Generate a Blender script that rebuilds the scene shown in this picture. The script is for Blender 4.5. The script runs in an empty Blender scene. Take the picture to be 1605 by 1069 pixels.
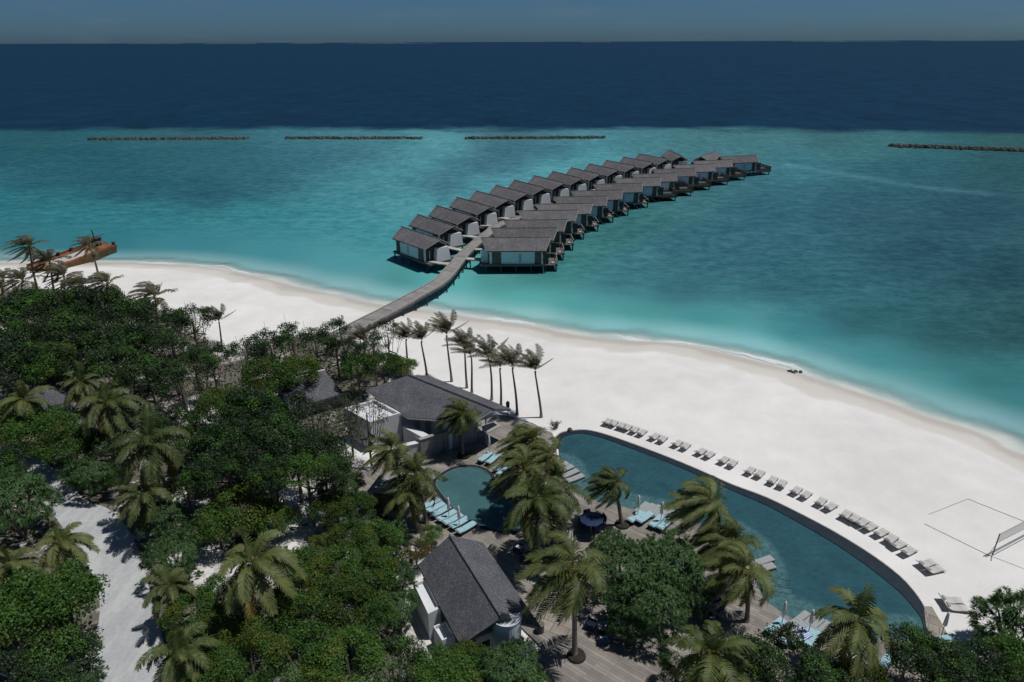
import bpy, math, random
import numpy as np
from mathutils import Vector, Matrix
from mathutils.geometry import tessellate_polygon
R = math.radians
random.seed(7); rng = np.random.default_rng(7)
scn = bpy.context.scene
col = scn.collection

# ------------------------------------------------------------------ camera
F = 1070.; CX, CY = 802.5, 534.5; H = 42.
PITCH = math.atan((534.5-65)/F); ROLL = R(0.22)
cp, sp = math.cos(PITCH), math.sin(PITCH)
fwd = np.array([0, cp, -sp]); up0 = np.array([0, sp, cp]); r0 = np.array([1., 0, 0])
rgt = math.cos(ROLL)*r0-math.sin(ROLL)*up0
upv = math.sin(ROLL)*r0+math.cos(ROLL)*up0
CAMP = np.array([0, 0, H])
def ray(px, py): return fwd+rgt*(px-CX)/F-upv*(py-CY)/F
def G(px, py, z=0.):
    """survey: the point of the level plane z that is seen at photo pixel px,py"""
    d = ray(px, py); return Vector(d*((z-H)/d[2])+CAMP)
def onplane(px, py, p, n):
    d = Vector(ray(px, py)); c = Vector(CAMP)
    return c+d*((p-c).dot(n)/d.dot(n))
def proj(x, y, z):
    v = np.array([x, y, z-H]); d = v@fwd
    return CX+F*(v@rgt)/d, CY-F*(v@upv)/d
cam = bpy.data.cameras.new('camera'); co = bpy.data.objects.new('camera', cam); col.objects.link(co)
cam.sensor_width = 36; cam.lens = 36*F/1605; cam.clip_start = 1; cam.clip_end = 90000
m = Matrix.Identity(4)
for i in range(3): m[i][0] = rgt[i]; m[i][1] = upv[i]; m[i][2] = -fwd[i]; m[i][3] = CAMP[i]
co.matrix_world = m; scn.camera = co

# ------------------------------------------------------------------ materials
def s2l(c):
    return tuple(((x/255)/12.92 if x/255 <= .04045 else ((x/255+.055)/1.055)**2.4) for x in c)
class N:
    def __init__(s, name):
        s.m = bpy.data.materials.new(name); s.m.use_nodes = True
        s.t = s.m.node_tree; s.b = s.t.nodes['Principled BSDF']; s.out = s.t.nodes['Material Output']
    def n(s, typ, **k):
        x = s.t.nodes.new(typ)
        for a, v in k.items(): setattr(x, a, v)
        return x
    def l(s, a, b): s.t.links.new(a, b)
    def put(s, sock, v):
        if hasattr(v, 'is_linked') or hasattr(v, 'links'): s.l(v, sock)
        else: sock.default_value = v
    def coord(s, kind='Object', scale=(1, 1, 1), rot=(0, 0, 0)):
        c = s.n('ShaderNodeTexCoord'); mp = s.n('ShaderNodeMapping')
        mp.inputs['Scale'].default_value = scale; mp.inputs['Rotation'].default_value = rot
        s.l(c.outputs[kind], mp.inputs[0]); return mp.outputs[0]
    def geo(s, scale=(1, 1, 1), rot=(0, 0, 0)):
        c = s.n('ShaderNodeNewGeometry'); mp = s.n('ShaderNodeMapping')
        mp.inputs['Scale'].default_value = scale; mp.inputs['Rotation'].default_value = rot
        s.l(c.outputs['Position'], mp.inputs[0]); return mp.outputs[0]
    def noise(s, vec, scale, detail=4, rough=.5):
        x = s.n('ShaderNodeTexNoise'); x.inputs['Scale'].default_value = scale
        x.inputs['Detail'].default_value = detail; x.inputs['Roughness'].default_value = rough
        s.l(vec, x.inputs['Vector']); return x.outputs['Fac']
    def ramp(s, fac, *st):
        x = s.n('ShaderNodeValToRGB'); s.put(x.inputs[0], fac); e = x.color_ramp.elements
        while len(e) < len(st): e.new(.5)
        for i, (p, c) in enumerate(st):
            e[i].position = p; c = (c, c, c) if isinstance(c, (int, float)) else c; e[i].color = (*c[:3], 1)
        return x.outputs[0]
    def mix(s, fac, a, b, mode='MIX'):
        x = s.n('ShaderNodeMix', data_type='RGBA', blend_type=mode)
        s.put(x.inputs[0], fac)
        for k, v in ((6, a), (7, b)):
            if isinstance(v, tuple): v = (*v[:3], 1)
            s.put(x.inputs[k], v)
        return x.outputs[2]
    def math(s, op, a, b=0., c=0., clamp=False):
        x = s.n('ShaderNodeMath', operation=op, use_clamp=clamp)
        s.put(x.inputs[0], a); s.put(x.inputs[1], b); s.put(x.inputs[2], c); return x.outputs[0]
    def sstep(s, v, lo, hi):
        x = s.n('ShaderNodeMapRange', interpolation_type='SMOOTHSTEP'); s.put(x.inputs[0], v)
        x.inputs[1].default_value = lo; x.inputs[2].default_value = hi; return x.outputs[0]
    def attr(s, name, out='Fac'): return s.n('ShaderNodeAttribute', attribute_name=name).outputs[out]
    def bump(s, h, strength=.3, dist=.05):
        x = s.n('ShaderNodeBump'); x.inputs['Strength'].default_value = strength
        x.inputs['Distance'].default_value = dist; s.l(h, x.inputs['Height']); s.l(x.outputs[0], s.b.inputs['Normal'])
    def base(s, v): s.put(s.b.inputs['Base Color'], (*v[:3], 1) if isinstance(v, tuple) else v)
    def rough(s, v, spec=.3): s.put(s.b.inputs['Roughness'], v); s.b.inputs['Specular IOR Level'].default_value = spec

def plain(name, c, rough=.7, var=.25, scale=3., spec=.25):
    """a colour with weathering noise"""
    k = N(name); v = k.coord()
    f = k.noise(v, scale, 5, .6)
    a = tuple(x*(1-var) for x in c); b = tuple(min(1, x*(1+var)) for x in c)
    k.base(k.ramp(f, (.3, a), (.7, b))); k.rough(rough, spec); k.bump(f, .15, .02)
    return k.m
def planks(name, c, width=.15, rot=0., dark=.55, rough=.75, axis='world'):
    k = N(name); v = k.geo(rot=(0, 0, rot)) if axis == 'world' else k.coord(rot=(0, 0, rot))
    b = k.n('ShaderNodeTexBrick'); b.inputs['Scale'].default_value = 1
    b.inputs['Brick Width'].default_value = 3.2; b.inputs['Row Height'].default_value = width
    b.inputs['Mortar Size'].default_value = width*.07; b.inputs['Mortar Smooth'].default_value = .3; b.offset = .37
    b.inputs['Color1'].default_value = (*(x*.8 for x in c), 1); b.inputs['Color2'].default_value = (*(min(1, x*1.2) for x in c), 1)
    b.inputs['Mortar'].default_value = (*(x*dark for x in c), 1)
    k.l(v, b.inputs['Vector'])
    f = k.noise(v, .6, 6, .65)
    k.base(k.mix(1., b.outputs['Color'], k.ramp(f, (.25, .72), (.75, 1.25)), 'MULTIPLY'))
    k.rough(rough, .2); return k.m
def leafmat(name, a, b, trans=.3, yellow=None, rough=.55):
    k = N(name)
    oi = k.n('ShaderNodeObjectInfo').outputs['Random']
    v = k.coord(); f = k.noise(v, 1.1, 3, .6)
    f2 = k.math('ADD', k.math('MULTIPLY', f, 1.2), k.math('MULTIPLY', k.math('SUBTRACT', oi, .5), .35))
    c = k.ramp(f2, (.35, a), (.85, b))
    if yellow: c = k.mix(k.math('MULTIPLY', k.sstep(k.noise(v, 3.5, 2), .56, .7), .6), c, yellow)
    k.base(c); k.rough(rough, .3)
    tr = k.n('ShaderNodeBsdfTranslucent'); k.l(k.mix(1., c, (1.2, 1.3, .6), 'MULTIPLY'), tr.inputs[0])
    ms = k.n('ShaderNodeMixShader'); ms.inputs[0].default_value = trans
    k.l(k.b.outputs[0], ms.inputs[1]); k.l(tr.outputs[0], ms.inputs[2]); k.l(ms.outputs[0], k.out.inputs[0])
    return k.m
M = {}
M['white'] = plain('white_render', (.62, .64, .66), .8, .06, .8)
M['pale'] = plain('pale_wall', (.62, .69, .73), .8, .06, .8)
M['greywall'] = plain('grey_stone_wall', (.25, .255, .265), .85, .2, 2)
M['timber'] = plain('weathered_timber', (.13, .11, .095), .8, .25, 2)
M['darktimber'] = plain('dark_timber', (.07, .06, .055), .8, .2, 2)
M['greytimber'] = planks('grey_slatted_timber', (.12, .11, .1), .12, axis='obj')
M['pile'] = plain('wet_pile', (.05, .055, .055), .7, .3, 4)
M['dark'] = plain('dark_glass', (.015, .02, .025), .2, .1, 1, .5)
M['rim'] = plain('dark_slate_rim', (.014, .024, .036), .6, .25, 1.5, .2)
M['rimlight'] = plain('pale_stone_coping', (.3, .29, .28), .8, .2, 3)
M['blue'] = plain('pale_blue_cushion', (.30, .47, .53), .85, .07, 5)
M['greycush'] = plain('grey_cushion', (.3, .32, .32), .85, .08, 5)
M['beachframe'] = plain('grey_beach_fabric', (.5, .485, .47), .85, .08, 4)
M['frame'] = plain('dark_wood_frame', (.05, .035, .028), .6, .2, 6)
M['cloth'] = plain('white_cloth', (.7, .68, .69), .9, .08, 5)
M['navy'] = plain('navy_fabric', (.015, .035, .09), .8, .2, 5)
M['rust'] = plain('rusty_orange_steel', (.2, .08, .04), .85, .5, .8)
M['hull'] = plain('brown_steel_hull', (.12, .075, .04), .85, .35, .8)
M['bark'] = plain('bark', (.13, .11, .09), .9, .3, 3)
M['palmbark'] = plain('palm_bark', (.17, .145, .125), .9, .25, 5)
M['rock'] = plain('breakwater_rock', (.075, .082, .076), .9, .7, .35)
M['rope'] = plain('court_tape', (.3, .31, .3), .9, .2, 3)
M['skin'] = plain('skin', (.5, .25, .17), .6, .05, 5)
M['hair'] = plain('hair', (.03, .02, .015), .6, .1, 5)
M['soil'] = plain('dark_soil', (.03, .025, .02), .95, .4, 3)
M['deck'] = planks('grey_deck_boards', (.235, .215, .195), .28, R(38), .6)
M['jetty'] = planks('jetty_boards', (.25, .24, .235), .3, R(25), .6)
M['walk'] = planks('pale_walkway_boards', (.42, .4, .38), .2, R(35), .75)
M['leafdark'] = leafmat('leaf_dark', (.008, .023, .009), (.031, .062, .021), .2)
M['leafgreen'] = leafmat('leaf_green', (.020, .060, .012), (.074, .165, .026), .28)
M['leaflight'] = leafmat('leaf_light', (.045, .075, .010), (.12, .155, .025), .3)
M['leafgrey'] = leafmat('leaf_grey', (.03, .037, .028), (.075, .085, .06), .2)
M['leafbrown'] = leafmat('leaf_ochre', (.09, .05, .012), (.13, .085, .02), .2)
M['pandan'] = leafmat('pandanus_blade', (.030, .074, .026), (.10, .185, .066), .28)
M['palm'] = leafmat('palm_leaflet', (.040, .066, .020), (.145, .175, .06), .3, yellow=(.2, .18, .055))
M['palmdusty'] = leafmat('palm_leaflet_dusty', (.07, .072, .045), (.17, .16, .115), .25)
M['palmyellow'] = leafmat('palm_leaflet_yellow', (.14, .12, .02), (.24, .19, .05), .3)

def roofmat():
    k = N('grey_shingle_roof'); v = k.coord(scale=(1, 1, 1))
    b = k.n('ShaderNodeTexVoronoi'); b.inputs['Scale'].default_value = 13; k.l(v, b.inputs['Vector'])
    sepc = k.n('ShaderNodeSeparateColor'); k.l(b.outputs['Color'], sepc.inputs[0])
    c = k.ramp(sepc.outputs[0], (0, (.062, .066, .077)), (.85, (.115, .118, .132)), (1, (.18, .18, .2)))
    f = k.noise(v, .5, 5, .6)
    c = k.mix(1., c, k.ramp(f, (.25, .75), (.75, 1.25)), 'MULTIPLY')
    k.base(c); k.rough(.85, .2); k.bump(sepc.outputs[0], .4, .04); return k.m
M['roof'] = roofmat()
def villaroof():
    k = N('weathered_brown_grey_shingles'); v = k.coord()
    b = k.n('ShaderNodeTexVoronoi'); b.inputs['Scale'].default_value = 5.; k.l(v, b.inputs['Vector'])
    sepc = k.n('ShaderNodeSeparateColor'); k.l(b.outputs['Color'], sepc.inputs[0])
    c = k.ramp(sepc.outputs[0], (0, (.086, .086, .092)), (1, (.145, .143, .150)))
    f = k.noise(v, .45, 5, .6)
    c = k.mix(1., c, k.ramp(f, (.25, .8), (.75, 1.2)), 'MULTIPLY')
    oi = k.n('ShaderNodeObjectInfo').outputs['Random']; c = k.mix(1., c, k.ramp(oi, (0, .86), (1, 1.12)), 'MULTIPLY')
    st = k.noise(k.coord(scale=(1, .15, .15)), 1.6, 4, .6); c = k.mix(1., c, k.ramp(st, (.3, .88), (.7, 1.1)), 'MULTIPLY')
    k.base(c); k.rough(.9, .15); k.bump(sepc.outputs[0], .3, .04); return k.m
M['villaroof'] = villaroof()
def paving():
    k = N('stone_paving'); v = k.geo(rot=(0, 0, R(28)))
    b = k.n('ShaderNodeTexBrick'); b.inputs['Scale'].default_value = 1
    b.inputs['Brick Width'].default_value = 1.3; b.inputs['Row Height'].default_value = .95
    b.inputs['Mortar Size'].default_value = .04
    b.inputs['Color1'].default_value = (.23, .2, .17, 1); b.inputs['Color2'].default_value = (.34, .31, .27, 1)
    b.inputs['Mortar'].default_value = (.16, .14, .12, 1); k.l(v, b.inputs['Vector'])
    f = k.noise(v, .9, 5, .6)
    k.base(k.mix(1., b.outputs['Color'], k.ramp(f, (.25, .75), (.75, 1.2)), 'MULTIPLY')); k.rough(.85, .2); return k.m
M['paving'] = paving()
def striped():
    k = N('blue_striped_towel'); v = k.coord(scale=(1, 1, 1))
    w = k.n('ShaderNodeTexWave', bands_direction='Y'); w.inputs['Scale'].default_value = 2.2; k.l(v, w.inputs['Vector'])
    k.base(k.ramp(w.outputs['Fac'], (.45, (.08, .12, .5)), (.55, (.7, .7, .75)))); k.rough(.9, .1); return k.m
M['towel'] = striped()
def netmat():
    k = N('volleyball_net_mesh'); v = k.coord()
    k.base((.45, .46, .46)); k.rough(.9, .1)
    k.b.inputs['Alpha'].default_value = .35; return k.m
M['net'] = netmat()

# ------------------------------------------------------------------ mesh helpers
class MB:
    def __init__(s): s.v = []; s.f = []; s.mi = []
    def add(s, vs, fs, mi=0):
        o = len(s.v); s.v += [tuple(p) for p in vs]; s.f += [tuple(i+o for i in f) for f in fs]; s.mi += [mi]*len(fs)
    def box(s, x0, x1, y0, y1, z0, z1, mi=0, mat=None):
        vs = [Vector((x, y, z)) for z in (z0, z1) for x, y in ((x0, y0), (x1, y0), (x1, y1), (x0, y1))]
        if mat: vs = [mat@p for p in vs]
        s.add(vs, [(3, 2, 1, 0), (4, 5, 6, 7), (0, 1, 5, 4), (1, 2, 6, 5), (2, 3, 7, 6), (3, 0, 4, 7)], mi)
    def prism(s, pts, z0, z1, mi=0, taper=1.):
        n = len(pts); c = Vector((sum(p[0] for p in pts)/n, sum(p[1] for p in pts)/n))
        a = sum(pts[i][0]*pts[(i+1) % n][1]-pts[(i+1) % n][0]*pts[i][1] for i in range(n))
        if a < 0: pts = pts[::-1]
        vs = [(p[0], p[1], z0) for p in pts]+[(c.x+(p[0]-c.x)*taper, c.y+(p[1]-c.y)*taper, z1) for p in pts]
        s.add(vs, [tuple(range(n-1, -1, -1)), tuple(range(n, 2*n))]+[(i, (i+1) % n, n+(i+1) % n, n+i) for i in range(n)], mi)
    def tube(s, pts, rad, n=6, mi=0, cap=True):
        pts = [Vector(p) for p in pts]; rad = rad if isinstance(rad, (list, tuple)) else [rad]*len(pts)
        vs = []
        for i, p in enumerate(pts):
            d = (pts[min(i+1, len(pts)-1)]-pts[max(i-1, 0)]).normalized()
            a = d.cross(Vector((0, 0, 1)) if abs(d.z) < .9 else Vector((1, 0, 0))).normalized(); b = d.cross(a)
            for k in range(n):
                t = 2*math.pi*k/n; vs.append(p+(a*math.cos(t)+b*math.sin(t))*rad[i])
        fs = [(i*n+k, i*n+(k+1) % n, (i+1)*n+(k+1) % n, (i+1)*n+k) for i in range(len(pts)-1) for k in range(n)]
        if cap: fs += [tuple(range(n)), tuple(range(len(vs)-1, len(vs)-n-1, -1))]
        s.add(vs, fs, mi)
    def lathe(s, prof, n=12, c=(0, 0, 0), mi=0):
        vs = [(c[0]+r*math.cos(2*math.pi*k/n), c[1]+r*math.sin(2*math.pi*k/n), c[2]+z) for r, z in prof for k in range(n)]
        fs = [(i*n+k, i*n+(k+1) % n, (i+1)*n+(k+1) % n, (i+1)*n+k) for i in range(len(prof)-1) for k in range(n)]
        fs.append(tuple(range((len(prof)-1)*n, len(prof)*n))); fs.append(tuple(range(n-1, -1, -1)))
        s.add(vs, fs, mi)
    def build(s, name, mats, parent=None, smooth=False, mesh_only=False):
        me = bpy.data.meshes.new(name); me.from_pydata(s.v, [], s.f)
        for mt in (mats if isinstance(mats, (list, tuple)) else [mats]): me.materials.append(mt)
        me.polygons.foreach_set('material_index', s.mi)
        if smooth: me.polygons.foreach_set('use_smooth', [True]*len(s.f))
        me.update()
        if mesh_only: return me
        return link(name, me, parent)
def link(name, me, parent=None):
    o = bpy.data.objects.new(name, me); col.objects.link(o)
    if parent: o.parent = parent
    return o
def tag(o, label=None, cat=None, group=None, kind=None):
    if label: o['label'] = label
    if cat: o['category'] = cat
    if group: o['group'] = group
    if kind: o['kind'] = kind
    return o
def empty(name, loc=(0, 0, 0), rz=0.):
    o = bpy.data.objects.new(name, None); col.objects.link(o); o.location = loc; o.rotation_euler.z = rz
    o.empty_display_size = .3; return o
KIDS = {}
def kids(o):
    return [c for c in bpy.data.objects if c.parent == o]
def copy_tree(o, cache={}):
    """copies a thing and all its parts (and their sub-parts)"""
    if o.name not in cache:
        cache[o.name] = [(c, kids(c)) for c in kids(o)]
    r = o.copy(); col.objects.link(r)
    for c, gs in cache[o.name]:
        d = c.copy(); col.objects.link(d); d.parent = r
        for g in gs:
            e = g.copy(); col.objects.link(e); e.parent = d
    return r
ORD = ['first', 'second', 'third', 'fourth', 'fifth', 'sixth', 'seventh', 'eighth', 'ninth', 'tenth', 'eleventh', 'twelfth',
       'thirteenth', 'fourteenth', 'fifteenth', 'sixteenth', 'seventeenth', 'eighteenth', 'nineteenth', 'twentieth']
def rel(o):  # keep world coordinates of a child built in world space
    for c in kids(o): c.matrix_parent_inverse = Matrix.Translation(o.location).inverted()
def polyline_smooth(pts, n=6, closed=False):
    """Catmull-Rom"""
    P = [np.array(p[:2], float) for p in pts]; L = len(P); out = []
    for i in range(L if closed else L-1):
        g = (lambda k: P[k % L]) if closed else (lambda k: P[min(max(k, 0), L-1)])
        a, b, c, d = g(i-1), g(i), g(i+1), g(i+2)
        for t in np.arange(n)/n:
            out.append(.5*((2*b)+(-a+c)*t+(2*a-5*b+4*c-d)*t*t+(-a+3*b-3*c+d)*t**3))
    if not closed: out.append(P[-1])
    return out

# ------------------------------------------------------------------ shoreline, ground and sea
shore_px = [(0, 412), (60, 412), (130, 411), (190, 412), (260, 414), (330, 420), (400, 433), (460, 448), (520, 461), (590, 476), (670, 487), (751, 499),
            (830, 510), (898, 524), (977, 533), (1055, 538), (1121, 550), (1173, 563), (1239, 580), (1290, 597), (1326, 609), (1402, 633),
            (1452, 652), (1518, 672), (1566, 692), (1605, 713)]
shore = [np.array([-420, 60.]), np.array([-300, 110.]), np.array([-170, 134.])]+[np.array(G(x, y, 0)[:2]) for x, y in shore_px]+[np.array(p) for p in ([72, 48], [86, 20], [92, -40], [80, -120])]
shore = polyline_smooth(shore, 4)
SH = np.array(shore)
def signed_shore(X, Y):
    """metres out to sea from the waterline (negative on land)"""
    P = np.stack([X.ravel(), Y.ravel()], 1); best = np.full(len(P), 1e9); sgn = np.ones(len(P))
    for a, b in zip(SH[:-1], SH[1:]):
        ab = b-a; t = np.clip(((P-a)@ab)/(ab@ab), 0, 1); q = a+t[:, None]*ab; dd = np.hypot(*(P-q).T)
        cr = ab[0]*(P[:, 1]-a[1])-ab[1]*(P[:, 0]-a[0])
        m_ = dd < best; best[m_] = dd[m_]; sgn[m_] = np.where(cr[m_] > 0, 1, -1)
    return (best*sgn).reshape(X.shape)
def grid(xs, ys):
    X, Y = np.meshgrid(xs, ys); nx, ny = len(xs), len(ys)
    i = np.arange(nx*ny).reshape(ny, nx)
    f = np.stack([i[:-1, :-1], i[:-1, 1:], i[1:, 1:], i[1:, :-1]], -1).reshape(-1, 4)
    return X, Y, f
def grid_mesh(name, X, Y, Z, f, attrs, mat, colr=None):
    me = bpy.data.meshes.new(name); v = np.stack([X.ravel(), Y.ravel(), Z.ravel()], 1)
    me.vertices.add(len(v)); me.vertices.foreach_set('co', v.ravel())
    me.loops.add(f.size); me.loops.foreach_set('vertex_index', f.ravel().astype(np.int32))
    me.polygons.add(len(f)); me.polygons.foreach_set('loop_start', np.arange(0, f.size, 4, dtype=np.int32))
    me.polygons.foreach_set('loop_total', np.full(len(f), 4, np.int32)); me.polygons.foreach_set('use_smooth', np.ones(len(f), bool))
    me.update(calc_edges=True)
    for k, a in attrs.items():
        at = me.attributes.new(k, 'FLOAT', 'POINT'); at.data.foreach_set('value', a.ravel().astype(np.float32))
    if colr is not None:
        at = me.attributes.new('tint', 'FLOAT_COLOR', 'POINT')
        at.data.foreach_set('color', np.concatenate([colr, np.ones((len(colr), 1))], 1).ravel().astype(np.float32))
    me.materials.append(mat); return link(name, me)
def inpoly(X, Y, poly):
    r = np.zeros(X.shape, bool); n = len(poly)
    for i in range(n):
        x0, y0 = poly[i][:2]; x1, y1 = poly[(i+1) % n][:2]
        c = ((y0 > Y) != (y1 > Y)) & (X < (x1-x0)*(Y-y0)/(y1-y0+1e-12)+x0); r ^= c
    return r

GZ = 1.0
# -- ground sheet (sand)
xs = np.concatenate([np.arange(-440, -130, 6), np.arange(-130, 80, 1.2), np.arange(80, 130, 5)])
ys = np.concatenate([np.arange(-130, 20, 8), np.arange(20, 150, 1.2), np.arange(150, 170, 4)])
X, Y, f = grid(xs, ys); D = signed_shore(X, Y)
inl = np.clip(-D/13., -1.6, 1); Z = GZ*np.where(inl > 0, 1-(1-inl)**1.6, inl*1.2)
Gp_ = lambda L: [G(a, b, GZ) for a, b in L]
forest_px = [(-200, 455), (0, 452), (80, 452), (190, 462), (290, 500), (345, 545), (360, 560), (420, 530), (500, 520), (600, 545), (640, 590), (600, 610), (560, 640),
             (540, 700), (600, 760), (650, 850), (640, 1000), (860, 1060), (1000, 1075), (1150, 1040), (1300, 1060), (1420, 1020), (1560, 1010), (1700, 1050), (1700, 1200), (-400, 1200)]
forest = [G(x, y, GZ) for x, y in forest_px]
clear = [Gp_(L) for L in ([(425, 770), (520, 740), (500, 850), (440, 890), (410, 850)], [(300, 790), (345, 830), (375, 930), (310, 930), (320, 860)], [(290, 620), (345, 620), (350, 690), (280, 660)], [(618, 960), (660, 930), (700, 1040), (640, 1040)])]
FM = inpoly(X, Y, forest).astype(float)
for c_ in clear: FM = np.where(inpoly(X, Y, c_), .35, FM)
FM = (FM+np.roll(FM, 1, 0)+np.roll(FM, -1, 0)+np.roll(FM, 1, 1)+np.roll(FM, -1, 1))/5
def sandmat():
    k = N('beach_sand'); v = k.geo()
    n1 = k.noise(v, .35, 5, .55); n2 = k.noise(v, .06, 3, .5); n3 = k.noise(v, 2.5, 4, .6)
    d = k.math('MULTIPLY', k.attr('shore'), -1.)
    dn = k.math('ADD', d, k.math('MULTIPLY', k.math('SUBTRACT', k.noise(v, .11, 3, .5), .5), 7.))
    dry = k.mix(1., (.725, .715, .70), k.ramp(n1, (.3, .93), (.7, 1.03)), 'MULTIPLY')
    dry = k.mix(1., dry, k.ramp(n2, (.35, .91), (.65, 1.03)), 'MULTIPLY')
    c = k.mix(k.sstep(dn, 4.4, 6.0), (.60, .57, .53), dry)
    c = k.mix(k.sstep(dn, .8, 3.0), (.49, .455, .41), c)
    c = k.mix(k.sstep(d, .6, -.6), c, (.60, .62, .59))
    c = k.mix(1., c, k.ramp(k.noise(v, 5., 5, .7), (.38, .955), (.6, 1.015)), 'MULTIPLY')
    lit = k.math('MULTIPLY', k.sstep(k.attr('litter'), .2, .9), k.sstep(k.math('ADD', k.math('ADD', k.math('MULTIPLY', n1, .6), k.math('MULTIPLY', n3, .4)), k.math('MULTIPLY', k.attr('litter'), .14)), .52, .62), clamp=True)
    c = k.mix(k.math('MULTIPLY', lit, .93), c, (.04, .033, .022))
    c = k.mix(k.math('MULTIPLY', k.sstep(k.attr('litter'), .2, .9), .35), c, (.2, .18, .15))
    k.base(c); k.rough(k.ramp(k.sstep(dn, 2, 6), (0, .45), (1, .95)), .2)
    vo = k.n('ShaderNodeTexVoronoi', feature='SMOOTH_F1'); vo.inputs['Scale'].default_value = 1.6; k.l(v, vo.inputs['Vector'])
    h = k.math('ADD', k.math('MULTIPLY', n3, .6), vo.outputs['Distance']); k.bump(h, .3, .06)
    return k.m
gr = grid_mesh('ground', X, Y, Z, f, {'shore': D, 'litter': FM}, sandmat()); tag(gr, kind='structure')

# -- sea
def geom(a, b, n): return list(np.geomspace(a, b, n))
gx = geom(620, 60000, 34)
xs = np.array([-x for x in gx[::-1]]+list(np.arange(-600, -150, 8))+list(np.arange(-150, 151, 2.))+list(np.arange(158, 610, 8))+gx)
ys = np.array([-2000, -500, -150]+list(np.arange(20, 170, 1.5))+list(np.arange(170, 420, 3.))+list(np.arange(430, 1000, 20))+geom(1050, 70000, 26))
X, Y, f = grid(xs, ys); D = signed_shore(X, Y)
# seen seabed colours, surveyed: (photo px, photo py, sRGB)
water = [
 (0, 225, 34, 92, 102), (150, 240, 40, 98, 110), (320, 235, 50, 108, 120), (60, 265, 44, 104, 116), (200, 290, 42, 100, 112), (330, 300, 44, 98, 112), (420, 280, 52, 110, 122),
 (480, 250, 58, 118, 132), (560, 240, 64, 120, 134), (600, 225, 66, 128, 140), (690, 226, 84, 156, 166), (660, 255, 76, 150, 162), (600, 280, 70, 144, 156), (560, 305, 64, 136, 150), (700, 285, 62, 112, 130), (760, 262, 64, 112, 130),
 (800, 240, 66, 118, 134), (860, 232, 66, 124, 138), (640, 320, 78, 155, 166), (760, 285, 82, 160, 172), (860, 262, 84, 162, 174), (940, 243, 80, 156, 168),
 (0, 330, 42, 116, 128), (120, 340, 46, 122, 134), (250, 345, 50, 126, 138), (400, 335, 54, 132, 144), (520, 345, 62, 142, 154), (600, 370, 62, 142, 154),
 (0, 380, 46, 118, 130), (150, 380, 48, 122, 136), (300, 385, 54, 132, 146), (430, 400, 62, 142, 154), (540, 410, 74, 154, 164), (620, 440, 66, 142, 148), (600, 465, 108, 176, 184),
 (0, 403, 78, 122, 130), (300, 405, 78, 140, 150), (450, 435, 98, 158, 168), (560, 455, 110, 172, 178),
 (700, 470, 110, 186, 190), (700, 440, 86, 176, 180), (780, 440, 74, 146, 148), (850, 430, 58, 126, 128), (900, 400, 56, 122, 124), (950, 370, 58, 120, 122), (1010, 345, 56, 116, 120), (1090, 325, 58, 114, 124), (1170, 300, 56, 112, 124),
 (820, 470, 82, 170, 172), (900, 480, 76, 158, 162), (830, 495, 126, 190, 194), (960, 510, 104, 184, 190), (1080, 525, 104, 184, 190), (1180, 545, 108, 186, 194), (1000, 490, 72, 150, 154), (1100, 500, 66, 144, 148),
 (960, 440, 62, 126, 136), (1060, 460, 58, 116, 126), (1150, 400, 56, 110, 124), (1250, 440, 52, 108, 120), (1000, 400, 62, 124, 134), (1080, 380, 58, 114, 128), (1180, 350, 56, 110, 126),
 (1250, 260, 62, 126, 138), (1350, 230, 58, 116, 122), (1230, 225, 66, 124, 132), (1450, 260, 48, 104, 114), (1600, 250, 42, 92, 98), (1350, 330, 50, 100, 114), (1550, 330, 42, 88, 100), (1450, 400, 44, 92, 106), (1600, 430, 38, 82, 92),
 (1350, 500, 50, 106, 114), (1250, 520, 62, 136, 144), (1350, 570, 66, 144, 150), (1500, 520, 44, 94, 102), (1600, 520, 38, 82, 88), (1450, 610, 66, 142, 148), (1550, 590, 52, 118, 124), (1600, 620, 56, 126, 132), (1300, 580, 96, 168, 176), (1420, 625, 100, 164, 170), (1520, 655, 88, 148, 160), (1600, 690, 92, 146, 158),
 (1000, 225, 68, 128, 138), (1100, 222, 66, 122, 130), (300, 212, 48, 98, 108), (800, 213, 62, 108, 120), (1300, 213, 56, 104, 112), (50, 213, 40, 92, 100), (1605, 220, 46, 92, 92)]
WP = np.array([np.array(G(a, b)[:2]) for a, b, *_ in water]); WC = np.array([s2l(w[2:5]) for w in water])
def q(x, y): y = np.maximum(y, 15.); return np.stack([np.clip(x/y, -1.5, 1.5)*1000, 45000/y*2.2], -1)
WQ = q(WP[:, 0], WP[:, 1]); V = q(X.ravel(), Y.ravel()); C = np.zeros((len(V), 3)); W = np.zeros(len(V))
for p, c in zip(WQ, WC):
    w = 1/(np.sum((V-p)**2, 1)+1500.)**1.9; C += w[:, None]*c; W += w
C /= W[:, None]
C = np.clip(C*np.array([1.08, .93, .89]), 0, 1)
def dline(X, Y, pl):
    best = np.full(X.size, 1e9)
    for a, b in zip(pl[:-1], pl[1:]):
        a, b = np.array(a[:2]), np.array(b[:2]); ab = b-a; P_ = np.stack([X.ravel(), Y.ravel()], 1); t = np.clip(((P_-a)@ab)/(ab@ab), 0, 1); best = np.minimum(best, np.hypot(*(P_-(a+t[:, None]*ab)).T))
    return best
streak = np.exp(-(dline(X, Y, [G(a, b) for a, b in ((1235, 258), (1275, 265), (1320, 273), (1370, 281), (1430, 291), (1480, 297), (1540, 303))])/3.2)**2)
coral = np.zeros(X.size)
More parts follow.
